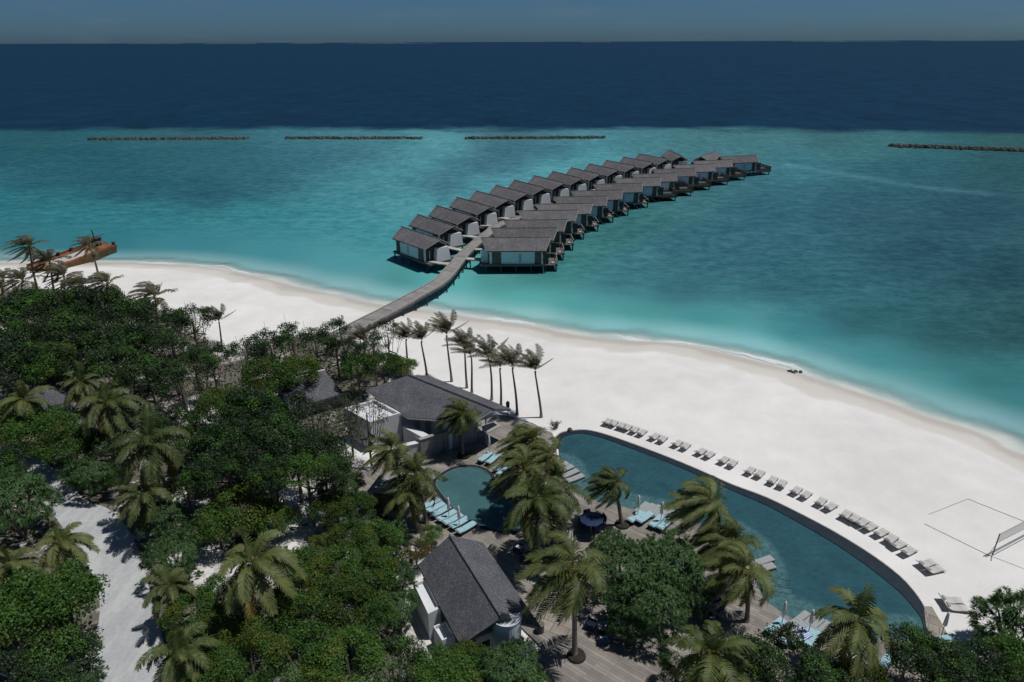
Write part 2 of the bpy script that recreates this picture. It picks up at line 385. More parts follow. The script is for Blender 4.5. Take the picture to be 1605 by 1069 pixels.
for poly in ([(0, 236), (130, 229), (400, 226), (560, 232), (520, 262), (470, 290), (430, 315), (300, 325), (120, 318), (0, 300)], [(700, 245), (770, 228), (960, 223), (990, 235), (880, 258), (800, 275), (700, 292), (610, 312), (640, 290)],
             [(900, 440), (1000, 350), (1200, 290), (1250, 250), (1620, 245), (1620, 590), (1400, 545), (1200, 490), (1000, 470)]):
    pp = [G(a, b) for a, b in poly]; dd_ = dline(X, Y, pp+[pp[0]]); ins = inpoly(X, Y, pp).ravel(); sd_ = np.where(ins, dd_, -dd_); coral = np.maximum(coral, np.clip(.5+sd_/36., 0, 1))
ye = np.interp(X.ravel(), [-265, 0, 252], [G(0, 207).y, G(800, 206).y, G(1605, 209).y]); deep = Y.ravel()-ye
def seamat():
    k = N('sea_water'); v = k.geo()
    n1 = k.noise(k.geo(scale=(1, 1.6, 1)), .05, 5, .6); n2 = k.noise(k.geo(scale=(1, 1.5, 1)), .22, 8, .72); n3 = k.noise(v, .9, 5, .6)
    d = k.attr('shore')
    off = k.sstep(d, 10, 45)
    c = k.mix(off, k.attr('tint', 'Color'), k.mix(1., k.attr('tint', 'Color'), k.ramp(n1, (.36, (.86, .91, .92)), (.5, 1.), (.66, (1.08, 1.06, 1.05))), 'MULTIPLY'))
    c = k.mix(k.math('MULTIPLY', off, .75), c, k.mix(1., c, k.ramp(n2, (.40, (.66, .74, .78)), (.5, 1.), (.60, (1.4, 1.26, 1.22))), 'MULTIPLY'))
    c = k.mix(k.math('MULTIPLY', k.attr('streak'), k.math('MULTIPLY', n2, .6)), c, (.14, .36, .38))
    nc = k.noise(k.geo(scale=(.8, 1., 1)), .035, 9, .68)
    cm = k.sstep(k.math('ADD', nc, k.math('MULTIPLY', k.math('SUBTRACT', k.attr('coral'), .5), .34)), .46, .60)
    c = k.mix(k.math('MULTIPLY', cm, .6), c, k.mix(1., c, (.74, .78, .84), 'MULTIPLY'))
    c = k.mix(k.math('MULTIPLY', k.sstep(d, 12., 1.), .6), c, (.34, .55, .56))
    n6 = k.noise(k.geo(scale=(.5, 1.2, 1)), 1.1, 5, .7)
    c = k.mix(k.math('MULTIPLY', off, .9), c, k.mix(1., c, k.ramp(n6, (.40, (.80, .85, .87)), (.6, (1.2, 1.15, 1.13))), 'MULTIPLY'))
    # open ocean beyond the reef
    dp = k.math('ADD', k.attr('deep'), k.math('MULTIPLY', k.math('SUBTRACT', k.noise(v, .013, 7, .65), .5), 110.))
    n4 = k.noise(k.geo(scale=(1, .45, 1)), .03, 6, .7)
    n5 = k.noise(k.geo(scale=(.6, .35, 1)), .12, 6, .75)
    oc = k.mix(1., (.0042, .026, .056), k.ramp(n4, (.38, .88), (.62, 1.14)), 'MULTIPLY'); oc = k.mix(1., oc, k.ramp(n5, (.42, .84), (.58, 1.16)), 'MULTIPLY')
    c = k.mix(k.sstep(dp, -6, 26), c, oc)
    # foam where the waves break on the sand
    fn = k.math('ADD', d, k.math('MULTIPLY', k.math('SUBTRACT', k.noise(v, .13, 3, .5), .5), 5.))
    fr = k.math('ADD', fn, k.math('MULTIPLY', k.math('SUBTRACT', n3, .5), 1.4))
    band = k.math('MULTIPLY', k.sstep(fr, -.1, .25), k.math('SUBTRACT', 1., k.sstep(fr, .8, 1.7)), clamp=True)
    patch = k.sstep(k.noise(v, .045, 2, .5), .45, .6)
    foam = k.math('MULTIPLY', band, k.math('MULTIPLY_ADD', patch, .75, .04), clamp=True)
    rip = k.math('MULTIPLY', k.sstep(k.noise(k.geo(scale=(.4, 1.3, 1)), 1.1, 4, .7), .68, .74), k.math('MULTIPLY', k.sstep(d, 12, 40), .22))
    c = k.mix(rip, c, (.3, .45, .48))
    c = k.mix(foam, c, (.85, .86, .87))
    k.base(c); k.rough(.42, .12)
    k.b.inputs['IOR'].default_value = 1.33
    dw = k.math('ADD', d, k.math('MULTIPLY', k.math('SUBTRACT', k.noise(v, .13, 3, .5), .5), 5.))
    al = k.math('MAXIMUM', k.math('MULTIPLY', k.sstep(dw, -.3, 5.5), 1.), foam, clamp=True)
    k.put(k.b.inputs['Alpha'], al)
    h = k.math('ADD', k.noise(k.geo(scale=(.55, 1.3, 1)), .5, 6, .6), k.math('MULTIPLY', k.noise(k.geo(scale=(.6, 1.2, 1)), 2.2, 4, .6), .25)); k.bump(h, .5, .35)
    return k.m
sea = grid_mesh('sea_water', X, Y, np.zeros_like(X), f, {'shore': D, 'deep': deep, 'streak': streak, 'coral': coral}, seamat(), C); tag(sea, kind='structure')

# -- low islands on the horizon
def far_island(x0, x1, dist, h, mt, name):
    dist *= 2.5; h *= 1.9; a = G(x0, 67); b = G(x1, 67); s = dist/a.y; xa, xb = a.x*s, b.x*dist/b.y
    mb = MB(); n = 40; vs = []; fs = []
    for i in range(n+1):
        t = i/n; e = math.sin(math.pi*t)**.35*(1+.35*math.sin(t*31)+.2*math.sin(t*77)); w = 500*math.sin(math.pi*t)**.5+4
        x = xa+(xb-xa)*t
        vs += [(x, dist-w, -1), (x, dist-w*.4, h*e*.9), (x, dist+w*.4, h*e), (x, dist+w, -1)]
    for i in range(n):
        for k in range(3): a_ = i*4+k; fs.append((a_, a_+4, a_+5, a_+1))
    mb.add(vs, fs); return tag(mb.build(name, mt, smooth=True), kind='structure')
M['farwood'] = plain('hazed_woodland', (.03, .065, .09), .9, .2, .002); M['farsand'] = plain('hazed_sandbank', (.05, .10, .14), .9, .1, .002)  # bluish distance haze is mixed into both base colours
for a, b, d_, h in ((320, 405, 9500, 16), (455, 510, 9500, 13), (200, 290, 12000, 14), (910, 960, 12000, 15), (1240, 1330, 10500, 15), (1455, 1605, 11000, 16), (560, 640, 12500, 14)):
    far_island(a, b, d_, h, M['farwood'], 'distant_island')
for a, b, d_ in ((540, 692, 8200), (1290, 1415, 9300)): far_island(a, b, d_, 3.5, M['farsand'], 'distant_sandbank')

# ------------------------------------------------------------------ sheets on the ground
def sheet(name, pts, z, mt, thick=0., holes=(), extra=None):
    """flat polygon with holes; with thickness it gets skirts"""
    rings = [[Vector((p[0], p[1], z)) for p in pts]]+[[Vector((p[0], p[1], z)) for p in h] for h in holes]
    tri = tessellate_polygon(rings); vs = [p for r_ in rings for p in r_]; mb = MB()
    fs = []
    for t in tri:
        a, b, c = (vs[i] for i in t)
        fs.append(tuple(t) if (b-a).cross(c-a).z > 0 else tuple(t[::-1]))
    mb.add(vs, fs)
    if thick:
        for r_ in rings:
            n = len(r_); vv = list(r_)+[p-Vector((0, 0, thick)) for p in r_]
            mb.add(vv, [(i, (i+1) % n, n+(i+1) % n, n+i) for i in range(n)])
    return mb.build(name, mt)
Gp = lambda L, z: [G(a, b, z) for a, b in L]
PZ = 1.2
path_l = [(-60, 745), (0, 748), (45, 760), (68, 786), (90, 815), (118, 855), (140, 890), (156, 940), (152, 990), (140, 1040), (133, 1069), (128, 1150)]
path_r = [(-60, 700), (0, 700), (60, 715), (130, 780), (165, 795), (190, 815), (212, 850), (226, 890), (238, 940), (252, 985), (260, 1025), (254, 1069), (245, 1150)]
pth = [p for p in polyline_smooth(Gp(path_l, 1.02), 4)]+[p for p in polyline_smooth(Gp(path_r, 1.02), 4)][::-1]
def pathmat():
    k = N('grey_sand_track'); v = k.geo(); n1 = k.noise(k.geo(scale=(1, .25, 1), rot=(0, 0, R(-12))), .8, 5, .6); n2 = k.noise(v, 3, 4, .6)
    c = k.mix(k.sstep(n1, .4, .65), (.37, .385, .40), (.46, .475, .48)); c = k.mix(1., c, k.ramp(n2, (.3, .9), (.7, 1.06)), 'MULTIPLY')  # track sand coloured greyer and darker than the beach
    k.base(c); k.rough(.95, .1); k.bump(n2, .2, .05); return k.m
tag(sheet('sand_path', pth, 1.02, pathmat()), kind='structure')

outer_px = [(872, 698), (871, 688), (878, 680), (890, 676.5), (917, 674.5), (944, 680), (980, 692), (1024.5, 708.5), (1069, 726), (1114, 745.5), (1149, 761), (1200, 780), (1256, 807), (1312, 837), (1368, 872), (1410, 904), (1433, 929), (1447, 950), (1454, 970), (1457, 990)]
inner_px = [(876, 702), (876, 693), (883, 685), (893, 681), (914, 679), (944, 686), (980, 699), (1024.5, 715.5), (1069, 733.5), (1114, 753), (1149, 769), (1200, 791), (1256, 821), (1312, 854), (1368, 893), (1410, 927), (1433, 953), (1444, 969), (1448, 985), (1449, 995)]
near_px = [(1440, 1003), (1400, 1002), (1360, 998), (1320, 993), (1280, 984), (1245, 971), (1223, 958), (1201, 940), (1184, 912), (1182, 885), (1168, 858), (1140, 838), (1100, 822), (1061, 812), (1001, 800), (973, 793), (935, 785), (905, 773), (888, 755), (878, 730)]
inner = polyline_smooth(Gp(inner_px, PZ), 3); outer = polyline_smooth(Gp(outer_px, PZ), 3); near = polyline_smooth(Gp(near_px, PZ), 3)
pool_pts = inner+near
def poolmat():
    k = N('pool_water'); v = k.geo(); n = k.noise(v, .35, 5, .6); n2 = k.noise(v, 3.2, 3, .6)
    c = k.mix(1., (.028, .084, .104), k.ramp(n, (.3, .85), (.7, 1.15)), 'MULTIPLY')
    sh = k.mix(1., (.055, .125, .138), k.ramp(n2, (.35, .8), (.65, 1.3)), 'MULTIPLY')
    led = k.sstep(k.attr('near'), 2.9, 2.2)
    c = k.mix(led, c, sh)
    vo = k.n('ShaderNodeTexVoronoi', feature='SMOOTH_F1'); vo.inputs['Scale'].default_value = 1.8; k.l(k.geo(), vo.inputs['Vector'])
    c = k.mix(1., c, k.ramp(k.noise(k.geo(scale=(.7, 1.2, 1)), 2.4, 5, .7), (.38, .9), (.62, 1.12)), 'MULTIPLY')
    k.base(c); k.rough(.12, .35); k.b.inputs['IOR'].default_value = 1.33
    k.bump(k.noise(v, 1.6, 5, .6), .25, .08); return k.m
xs = np.arange(4, 34, .5); ys = np.arange(35, 69, .5); Xp, Yp, fp = grid(xs, ys)
def dist_poly(X, Y, pl):
    P = np.stack([X.ravel(), Y.ravel()], 1); best = np.full(len(P), 1e9)
    for a, b in zip(pl[:-1], pl[1:]):
        ab = b-a; t = np.clip(((P-a)@ab)/(ab@ab+1e-9), 0, 1); best = np.minimum(best, np.hypot(*(P-(a+t[:, None]*ab)).T))
    return best.reshape(X.shape)
# pool sheet: polygon with interior points through triangulated grid
def pool_mesh(name, ring, z, mt, near_line):
    from mathutils.geometry import delaunay_2d_cdt
    rx = [p[0] for p in ring]; ry = [p[1] for p in ring]
    gx_, gy_ = np.meshgrid(np.arange(min(rx), max(rx), .8), np.arange(min(ry), max(ry), .8))
    ins = inpoly(gx_, gy_, ring) & (dist_poly(gx_, gy_, [np.array(p[:2]) for p in ring]+[np.array(ring[0][:2])]) > .25)
    pts = [Vector((p[0], p[1])) for p in ring]+[Vector((a, b)) for a, b in zip(gx_[ins], gy_[ins])]; n = len(ring)
    v2, e2, f2, *_ = delaunay_2d_cdt(pts, [(i, (i+1) % n) for i in range(n)], [list(range(n))], 1, 1e-5)
    me = bpy.data.meshes.new(name); me.from_pydata([(p.x, p.y, z) for p in v2], [], [tuple(a) for a in f2]); me.update()
    if near_line is not None:
        at = me.attributes.new('near', 'FLOAT', 'POINT')
        at.data.foreach_set('value', dist_poly(np.array([p.x for p in v2]), np.array([p.y for p in v2]), near_line).astype(np.float32))
    if me.polygons and me.polygons[0].normal.z < 0: me.flip_normals()
    me.materials.append(mt); return link(name, me)
tag(pool_mesh('pool_water', pool_pts, PZ-.06, poolmat(), near), kind='structure')

small_px = [(683, 757), (692, 747), (710, 736), (731, 732), (751, 734), (766, 743), (772, 755), (778, 767), (790, 777), (806, 786), (818, 800), (821, 817), (812, 830), (794, 833), (766, 827), (741, 818), (720, 805), (704, 788), (691, 772)]
small = polyline_smooth(Gp(small_px, PZ), 4, True)
def spoolmat():
    k = N('shallow_pool_water'); v = k.geo(); n = k.noise(v, .5, 5, .6)
    c = k.mix(1., (.052, .125, .138), k.ramp(n, (.3, .85), (.7, 1.15)), 'MULTIPLY')
    k.base(c); k.rough(.12, .35); k.b.inputs['IOR'].default_value = 1.33; k.bump(k.noise(v, 1.8, 5, .6), .2, .07); return k.m
tag(pool_mesh('shallow_pool_water', small, PZ-.06, spoolmat(), None), kind='structure')
def offset(ring, d):
    n = len(ring); out = []; A = sum(ring[i][0]*ring[(i+1) % n][1]-ring[(i+1) % n][0]*ring[i][1] for i in range(n))
    for i in range(n):
        t = np.array(ring[(i+1) % n])-np.array(ring[i-1]); t = t/np.linalg.norm(t); nn = np.array([t[1], -t[0]])*(1 if A > 0 else -1)
        out.append(np.array(ring[i])+nn*d)
    return out
def ringmesh(name, a, b, z, mt, thick, parent=None, closed=True):
    mb = MB(); n = len(a); vs = []
    for p, q_ in zip(a, b): vs += [(p[0], p[1], z), (q_[0], q_[1], z), (q_[0], q_[1], z-thick), (p[0], p[1], z-thick)]
    for i in range(n if closed else n-1):
        j = (i+1) % n
        for k in range(4): mb.f.append((i*4+k, j*4+k, j*4+(k+1) % 4, i*4+(k+1) % 4)); mb.mi.append(0)
    if not closed: mb.f += [(0, 1, 2, 3), (n*4-4, n*4-1, n*4-2, n*4-3)]; mb.mi += [0, 0]
    mb.v = vs; return mb.build(name, mt, parent)
spo = empty('round_pool', (sum(p[0] for p in small)/len(small), sum(p[1] for p in small)/len(small), PZ)); tag(spo, 'small kidney shaped pool basin with a dark curved rim beside the white building', 'pool')
ringmesh('rim', small, offset(small, .38), PZ+.03, M['rim'], .3, spo); ringmesh('inner_wall', small, offset(small, -.05), PZ-.0, M['greywall'], .3, spo)
rel(spo)
ir = empty('pool_edge', (*outer[20], PZ)); tag(ir, 'dark slate infinity edge curving along the beach side of the long pool', 'pool edge')
ringmesh('slate_band', inner, outer, PZ+.0, M['rim'], .5, ir, closed=False)
o2 = [np.array(a)+(np.array(a)-np.array(b))/np.linalg.norm(np.array(a)-np.array(b))*.16 for a, b in zip(outer, inner)]
ringmesh('coping', outer, o2, PZ+.05, M['rimlight'], .5, ir, closed=False); rel(ir)

deck_px = [(775, 650), (800, 652), (835, 663), (866, 679)]+[(869, 688), (870, 698)]
deck_pts = Gp(deck_px, PZ)+[Vector((*p, 0)) for p in near[::-1]]+Gp([(1449, 995), (1458, 985), (1456, 960), (1461, 951), (1475, 975), (1490, 1003), (1500, 1030), (1510, 1100), (840, 1120), (845, 1010), (800, 965), (730, 880), (640, 850), (600, 800), (560, 770), (600, 700), (660, 690), (745, 668)], PZ)
tag(sheet('pool_deck', deck_pts, PZ-.004, M['deck'], .3, holes=[[p for p in small]]), kind='structure')
pav = Gp([(815, 860), (870, 850), (900, 880), (885, 930), (905, 970), (890, 1005), (850, 985), (800, 905)], PZ)
tag(sheet('stone_paving', pav, PZ+.004, M['paving']), kind='structure')
pav2 = Gp([(1448, 950), (1460, 951), (1474, 973), (1489, 1002), (1470, 1006), (1452, 985)], PZ)
tag(sheet('stone_paving', pav2, PZ+.012, M['paving']), kind='structure')

# ------------------------------------------------------------------ jetty and villas
DZ = 1.9; RZ_ = 6.4
def make_villa(kind):
    """kind: 'plain' left row, 'near' right row with open sun deck, 'far' right row with solid timber parapet. +x is the entrance end."""
    root = empty('water_villa'); eh = 3.2 if kind == 'plain' else 3.65; ez = 4.7
    mb = MB()   # gable roof whose ridge runs out beyond the eaves, 0.22 m thick
    top = [(-6.9, 0, RZ_), (6.9, 0, RZ_), (5.7, -eh, ez), (-5.7, -eh, ez), (5.7, eh, ez), (-5.7, eh, ez)]
    bot = [(x, y, z-.22) for x, y, z in top]
    mb.add(top+bot, [(0, 3, 2, 1), (0, 1, 4, 5), (6, 7, 8, 9), (6, 11, 10, 7), (3, 9, 8, 2), (5, 4, 10, 11), (1, 2, 8, 7), (1, 7, 10, 4), (0, 6, 9, 3), (0, 5, 11, 6)])
    rf = mb.build('roof', M['villaroof'], root)
    mb = MB(); mb.tube([(-6.92, 0, RZ_+.03), (6.92, 0, RZ_+.03)], .1, 6); mb.build('ridge_cap', M['villaroof'], rf)
    for s in (-1, 1):
        for e in (-1, 1):
            a, b = Vector((6.93*e, 0, RZ_-.1)), Vector((5.73*e, (eh+.03)*s, ez-.1)); mb = MB(); mb.tube([a, b], .07, 4); mb.build('barge_board', M['rimlight'], rf)
    mb = MB()   # walls with gable tops
    hw = eh-.5
    for e in (-1, 1):
        x = 5.2*e; x2 = 5.05*e
        mb.add([(x, -hw, DZ), (x, hw, DZ), (x, hw, 4.7), (x, 0, 6.1), (x, -hw, 4.7), (x2, -hw, DZ), (x2, hw, DZ), (x2, hw, 4.7), (x2, 0, 6.1), (x2, -hw, 4.7)],
               [(0, 1, 2, 3, 4), (9, 8, 7, 6, 5), (0, 5, 6, 1), (1, 6, 7, 2), (2, 7, 8, 3), (3, 8, 9, 4), (4, 9, 5, 0)])
    mb.box(-5.05, 5.05, -hw, -hw+.15, DZ, 4.72); mb.box(-5.05, 5.05, hw-.15, hw, DZ, 4.72)
    mb.build('wall', M['pale'], root)
    for s in (-1, 1):
        for x0, x1 in ((-4.95, -3.7), (2.9, 4.7)):
            mb = MB(); y0, y1 = sorted((hw*s, (hw+.05)*s)); mb.box(x0, x1, y0, y1, DZ+.04, 4.5)
            for k in range(5): xx = x0+(x1-x0)*(k+.5)/5; y2, y3 = sorted(((hw+.05)*s, (hw+.09)*s)); mb.box(xx-.05, xx+.05, y2, y3, DZ+.06, 4.48)
            mb.build('timber_panel', M['timber'], root)
        mb = MB(); y0, y1 = sorted((hw*s, (hw+.03)*s)); mb.box(-1.1, -.55, y0, y1, DZ+.3, 3.9); mb.build('window', M['glassblue'], root)
    # entrance end
    mb = MB(); mb.add([(5.22, -hw+.2, 4.35), (5.22, hw-.2, 4.35), (5.22, 0, 5.85), (5.26, -hw+.2, 4.35), (5.26, hw-.2, 4.35), (5.26, 0, 5.85)], [(2, 1, 0), (3, 4, 5), (0, 1, 4, 3), (1, 2, 5, 4), (2, 0, 3, 5)])
    mb.build('gable_shade_panel', M['darktimber'], root)  # flat dark panel, its colour stands in for the shade of a gable recess
    mb = MB(); mb.box(5.22, 5.27, -hw+.2, -.4, DZ+.03, 4.33); d_ = mb.build('door', M['darktimber'], root)
    mb = MB(); mb.box(5.28, 5.32, -1.75, -1.6, DZ+.05, 3.95); mb.build('door_frame', M['pale'], d_)
    mb = MB(); mb.prism([(5.4, -.9), (6.7, -1.0), (6.9, 2.3), (5.4, 2.3)], DZ, 4.55, taper=.8); mb.build('entrance_wall', M['white'], root)
    mb = MB(); mb.box(5.2, 5.4, -hw-.2, -hw-.02, DZ, 4.6); mb.build('post', M['pale'], root)
    # deck and piles
    mb = MB(); mb.box(-6.0, 7.1, -eh+.15, eh-.15, DZ-.38, DZ-.004); mb.build('deck', M['greytimber'], root)
    pts = [(x, y) for x in (-5.8, -3., 0., 3., 6.) for y in (-eh+.45, eh-.45)]
    if kind == 'near': pts += [(-8, -2.9), (-8, 2.2)]
    if kind == 'far': pts += [(-8.2, -2.9), (-11, -2.9), (-11, 2.2)]
    for x, y in pts:
        mb = MB(); mb.tube([(x, y, -1.5), (x, y, DZ-.35)], .16, 7); mb.build('pile', M['pile'], root)
    if kind == 'near':
        mb = MB(); mb.box(-8.3, -6.0, -2.9, 2.3, DZ-.7, DZ-.55); mb.build('sun_deck', M['greytimber'], root)
        mb = MB()
        for y in (-2.8, 2.2):
            for x in (-8.2, -6.4): mb.box(x-.07, x+.07, y-.07, y+.07, DZ-.55, DZ+.6)
            mb.box(-8.13, -6.33, y-.05, y+.05, DZ+.4, DZ+.47)
        mb.box(-8.25, -8.15, -2.73, 2.13, DZ+.4, DZ+.46); mb.build('railing', M['railing'], root)
        mb = MB(); mb.box(-6.4, -5.3, 3.2, 3.32, DZ, DZ+2.2); mb.build('privacy_screen', M['darktimber'], root)
        mb = MB(); mb.box(-7.7, -7.1, .5, 1.7, DZ-.55, DZ-.3); mb.build('deck_bench', M['rimlight'], root)
    if kind == 'far':
        mb = MB(); mb.box(-11.3, -6.1, -3.3, 2.6, DZ-.45, DZ-.25); mb.build('sun_deck', M['greytimber'], root)
        mb = MB()
        for z in np.arange(DZ-.9, DZ+1.0, .24):
            mb.box(-11.4, -6.5, 2.6, 2.7, z, z+.19); mb.box(-11.45, -11.35, -3.2, 2.6, z, z+.19); mb.box(-11.3, -7.5, -3.36, -3.26, z+.3, z+.49)
        mb.build('parapet', M['parapet'], root)
        mb = MB(); mb.box(-6.9, -5.3, 3.2, 3.32, DZ, DZ+2.35); mb.build('privacy_screen', M['darktimber'], root)
        mb = MB(); mb.box(-10.6, -7.6, -.9, 1.2, DZ-.2, DZ+.1); mb.build('plunge_pool', M['pale'], root)
    return root
M['glassblue'] = plain('blue_grey_glass', (.28, .38, .44), .3, .08, 1, .4)
M['railing'] = plain('pale_grey_railing', (.3, .28, .26), .8, .1, 4)
M['parapet'] = planks('brown_slat_parapet', (.12, .098, .075), .2, axis='obj')
protos = {}
def villa(kind, x, y, ang, label, group):
    if kind not in protos: o = protos[kind] = make_villa(kind); used = o
    else: o = copy_tree(protos[kind])
    o.location = (x, y, 0); o.rotation_euler.z = ang; tag(o, label, 'villa', group)
    return o
L1 = [(629, 355), (654, 336), (684, 322), (716, 309), (746, 299), (777, 290), (806, 282), (837, 275), (866, 268.5), (895, 262.6), (923, 256.5), (950, 251), (977, 246), (1001, 241)]
centers = []
for i, p in enumerate(L1):
    b = G(*p, RZ_); a = R(-48-min(i, 8)*1.1); d_ = Vector((math.cos(a), math.sin(a), 0)); c = b+d_*6.9
    villa('plain', c.x, c.y, a, f'{ORD[i]} villa from the beach in the left row, grey roof, white entrance wall', 'water villas in the left row'); centers.append((c, d_, 'L'))
b, e = G(1048, 235, RZ_), G(1069, 244.5, RZ_); a = math.atan2(e.y-b.y, e.x-b.x); c = (b+e)/2
villa('plain', c.x, c.y, a, 'last water villa at the seaward end of the left row, turned more towards the boardwalk', 'water villas in the left row'); centers.append((c, Vector((math.cos(a), math.sin(a), 0)), 'L'))
e, b = G(1098.5, 245, RZ_), G(1132, 233.5, RZ_); a = math.atan2(e.y-b.y, e.x-b.x); dE = Vector((math.cos(a), math.sin(a), 0)); c = e-dE*6.9
villa('plain', c.x, c.y, a, 'farthest water villa alone at the tip of the boardwalk, its dark gable facing left', None); centers.append((c, dE, 'E'))
corner = [(857, 424), (866, 405), (880, 391), (898, 376), (921, 363.5), (945, 350), (969, 339), (1000, 326.5), (1046, 316), (1071, 308), (1100, 299), (1129, 291), (1156, 283.5), (1195, 275)]
tipR = {0: (863, 372), 1: (874, 357), 2: (889, 344), 13: (1186, 243)}
off14 = G(1186, 243, RZ_)-G(1195, 275, 0)
for i, p in enumerate(corner):
    a = R(i*1.0); d_ = Vector((math.cos(a), math.sin(a), 0))
    if i in tipR: tip = G(*tipR[i], RZ_)
    else:
        k = G(*p, 0); tip = k+(Vector((1.2, 2.4, 0)) if i < 8 else off14)
    c = tip-d_*6.9
    kd = 'near' if i < 8 else 'far'
    if i == 0: lb = 'nearest villa of the right row beside the jetty, pale side wall facing the beach'
    elif i == 13: lb = 'last villa at the seaward end of the right row, timber deck reaching farthest right'
    else: lb = f'{ORD[i]} villa from the beach in the right row, ' + ('open sun deck with pale railing' if kd == 'near' else 'brown slatted timber deck on piles')
    villa(kd, c.x, c.y, a+math.pi, lb, 'water villas in the right row'); centers.append((c, -d_, 'R'))
# boardwalk
jp = Gp([(520, 532), (545, 518), (600, 490), (650, 463), (690, 440), (713, 415), (728, 397), (748, 379), (768, 363), (785, 351)], 2.1)
jw = [1.5, 1.5, 1.45, 1.4, 1.35, 1.25, 1.2, 1.2, 1.2, 1.2]
mids = []
Ls = [c+d*6.9 for c, d, s in centers if s == 'L']; Rs = [c+d*6.9 for c, d, s in centers if s == 'R']
for i in range(5, 15): mids.append((Ls[i]+Rs[min(i, 13)])/2 if i < 13 else (Ls[i-1]+Rs[13])/2+Vector((1.5*(i-12), 2*(i-12), 0)))
jp2 = polyline_smooth([p for p in jp]+[p for p in mids], 5); nW = len(jp)
jr = empty('jetty', (*jp2[0], GZ)); tag(jr, 'long curving grey timber boardwalk on piles from the beach to the water villas', 'boardwalk')
L_, R__ = [], []
for i, p in enumerate(jp2):
    t = jp2[min(i+1, len(jp2)-1)]-jp2[max(i-1, 0)]; t /= np.linalg.norm(t); nn = np.array([-t[1], t[0]]); w = jw[min(i//5, 9)] if i//5 < 9 else 1.3
    L_.append(p+nn*w); R__.append(p-nn*w)
jz = 2.1
ringmesh('deck', L_, R__, jz, M['jetty'], .22, jr, closed=False)
for A, s in ((L_, 1), (R__, -1)):
    B = [a+(b-a)*.07 for a, b in zip(A, R__ if s > 0 else L_)]
    ringmesh('kerb', A, B, jz+.16, M['railing'], .14, jr, closed=False)
ringmesh('edge_beam', [a+(b-a)*.06 for a, b in zip(R__, L_)], [a+(b-a)*.02 for a, b in zip(R__, L_)], jz-.224, M['timber'], .35, jr, closed=False)
npile = 0
for i in range(8, len(jp2), 2):
    for A in (L_, R__):
        if npile >= 96: break
        p = A[i]*.92+jp2[i]*.08; mb = MB(); mb.tube([(p[0], p[1], -1.2), (p[0], p[1], jz-.2)], .14, 7); mb.build('pile', M['pile'], jr); npile += 1
JP = np.array(jp2)
for c, d_, s in centers:
    e = c+d_*6.9; q_ = np.array(e[:2]); k = np.argmin(np.hypot(*(JP-q_).T))
    tgt = Vector((*jp2[k], 0)); dd = tgt-Vector((e.x, e.y, 0))
    if dd.length < 1: continue
    # head for the jetty along the villa axis
    best = min(range(len(jp2)), key=lambda j: abs((Vector((*jp2[j], 0))-Vector((e.x, e.y, 0))).normalized().dot(d_)-1)+.004*np.hypot(*(jp2[j]-q_)))
    tgt = Vector((*jp2[best], 0)) if np.hypot(*(jp2[best]-q_)) < 16 else tgt
    st = Vector((e.x, e.y, 0))-d_*1.0+Vector((-d_.y, d_.x, 0))*(-1.9 if s == 'L' else .8); dd = (tgt-st); Ln = dd.length-.9; dd.normalize(); nn = Vector((-dd.y, dd.x, 0))
    mt = Matrix(((dd.x, nn.x, 0, st.x), (dd.y, nn.y, 0, st.y), (0, 0, 1, 0), (0, 0, 0, 1)))
    mb = MB(); mb.box(-.3, Ln, -.62, .62, jz-.26, jz-.03, mat=mt); mb.build('side_walkway', M['walk'], jr)
    if s == 'R' and c is centers[16][0] or (s == 'L' and c is centers[0][0]):
        for x_ in (Ln*.3, Ln*.75):
            mb = MB(); mb.tube([mt@Vector((x_, 0, -1.2)), mt@Vector((x_, 0, jz-.2))], .12, 7); mb.build('walkway_pile', M['pile'], jr)
rel(jr)

# ------------------------------------------------------------------ breakwaters
def rockpile(p0, p1, n, label, w=2.0, hgt=.55):
    mb = MB(); r_ = random.Random(n)
    a, b = G(*p0), G(*p1)
    for i in range(n):
        t = r_.random(); c = a.lerp(b, t); c.y += r_.gauss(0, w*.45); c.z = max(-.2, hgt*(1-abs(r_.gauss(0, .5)))*.7); s = r_.uniform(.6, 1.25)
        vs = []; 
        for k in range(6): ang = k*math.pi/3+r_.random()*.5; vs.append(c+Vector((math.cos(ang)*s*r_.uniform(.7, 1.1), math.sin(ang)*s*.8, -.3*s)))
        for k in range(4): ang = k*math.pi/2+r_.random()*.6; vs.append(c+Vector((math.cos(ang)*s*.55, math.sin(ang)*s*.5, s*r_.uniform(.4, .75))))
        mb.add(vs, [(6, 7, 8, 9), (0, 1, 6), (1, 7, 6), (1, 2, 7), (2, 3, 7), (3, 8, 7), (3, 4, 8), (4, 5, 9), (4, 9, 8), (5, 0, 9), (0, 6, 9)])
    o = mb.build('breakwater', M['rock']); tag(o, label, 'breakwater', 'rock breakwaters along the reef edge'); return o
rockpile((139, 219), (387, 218), 420, 'long low rock breakwater farthest left on the reef')
rockpile((448, 217.5), (661, 217.5), 380, 'low rock breakwater on the reef in line with the nearest left villas')
rockpile((731, 217.5), (948, 216.5), 400, 'low rock breakwater behind the far end of the left villa row, lighter spots in middle')
rockpile((1395, 229.5), (1640, 238.5), 620, 'rock breakwater at right, beyond the end of the villas', 2.6, .9)

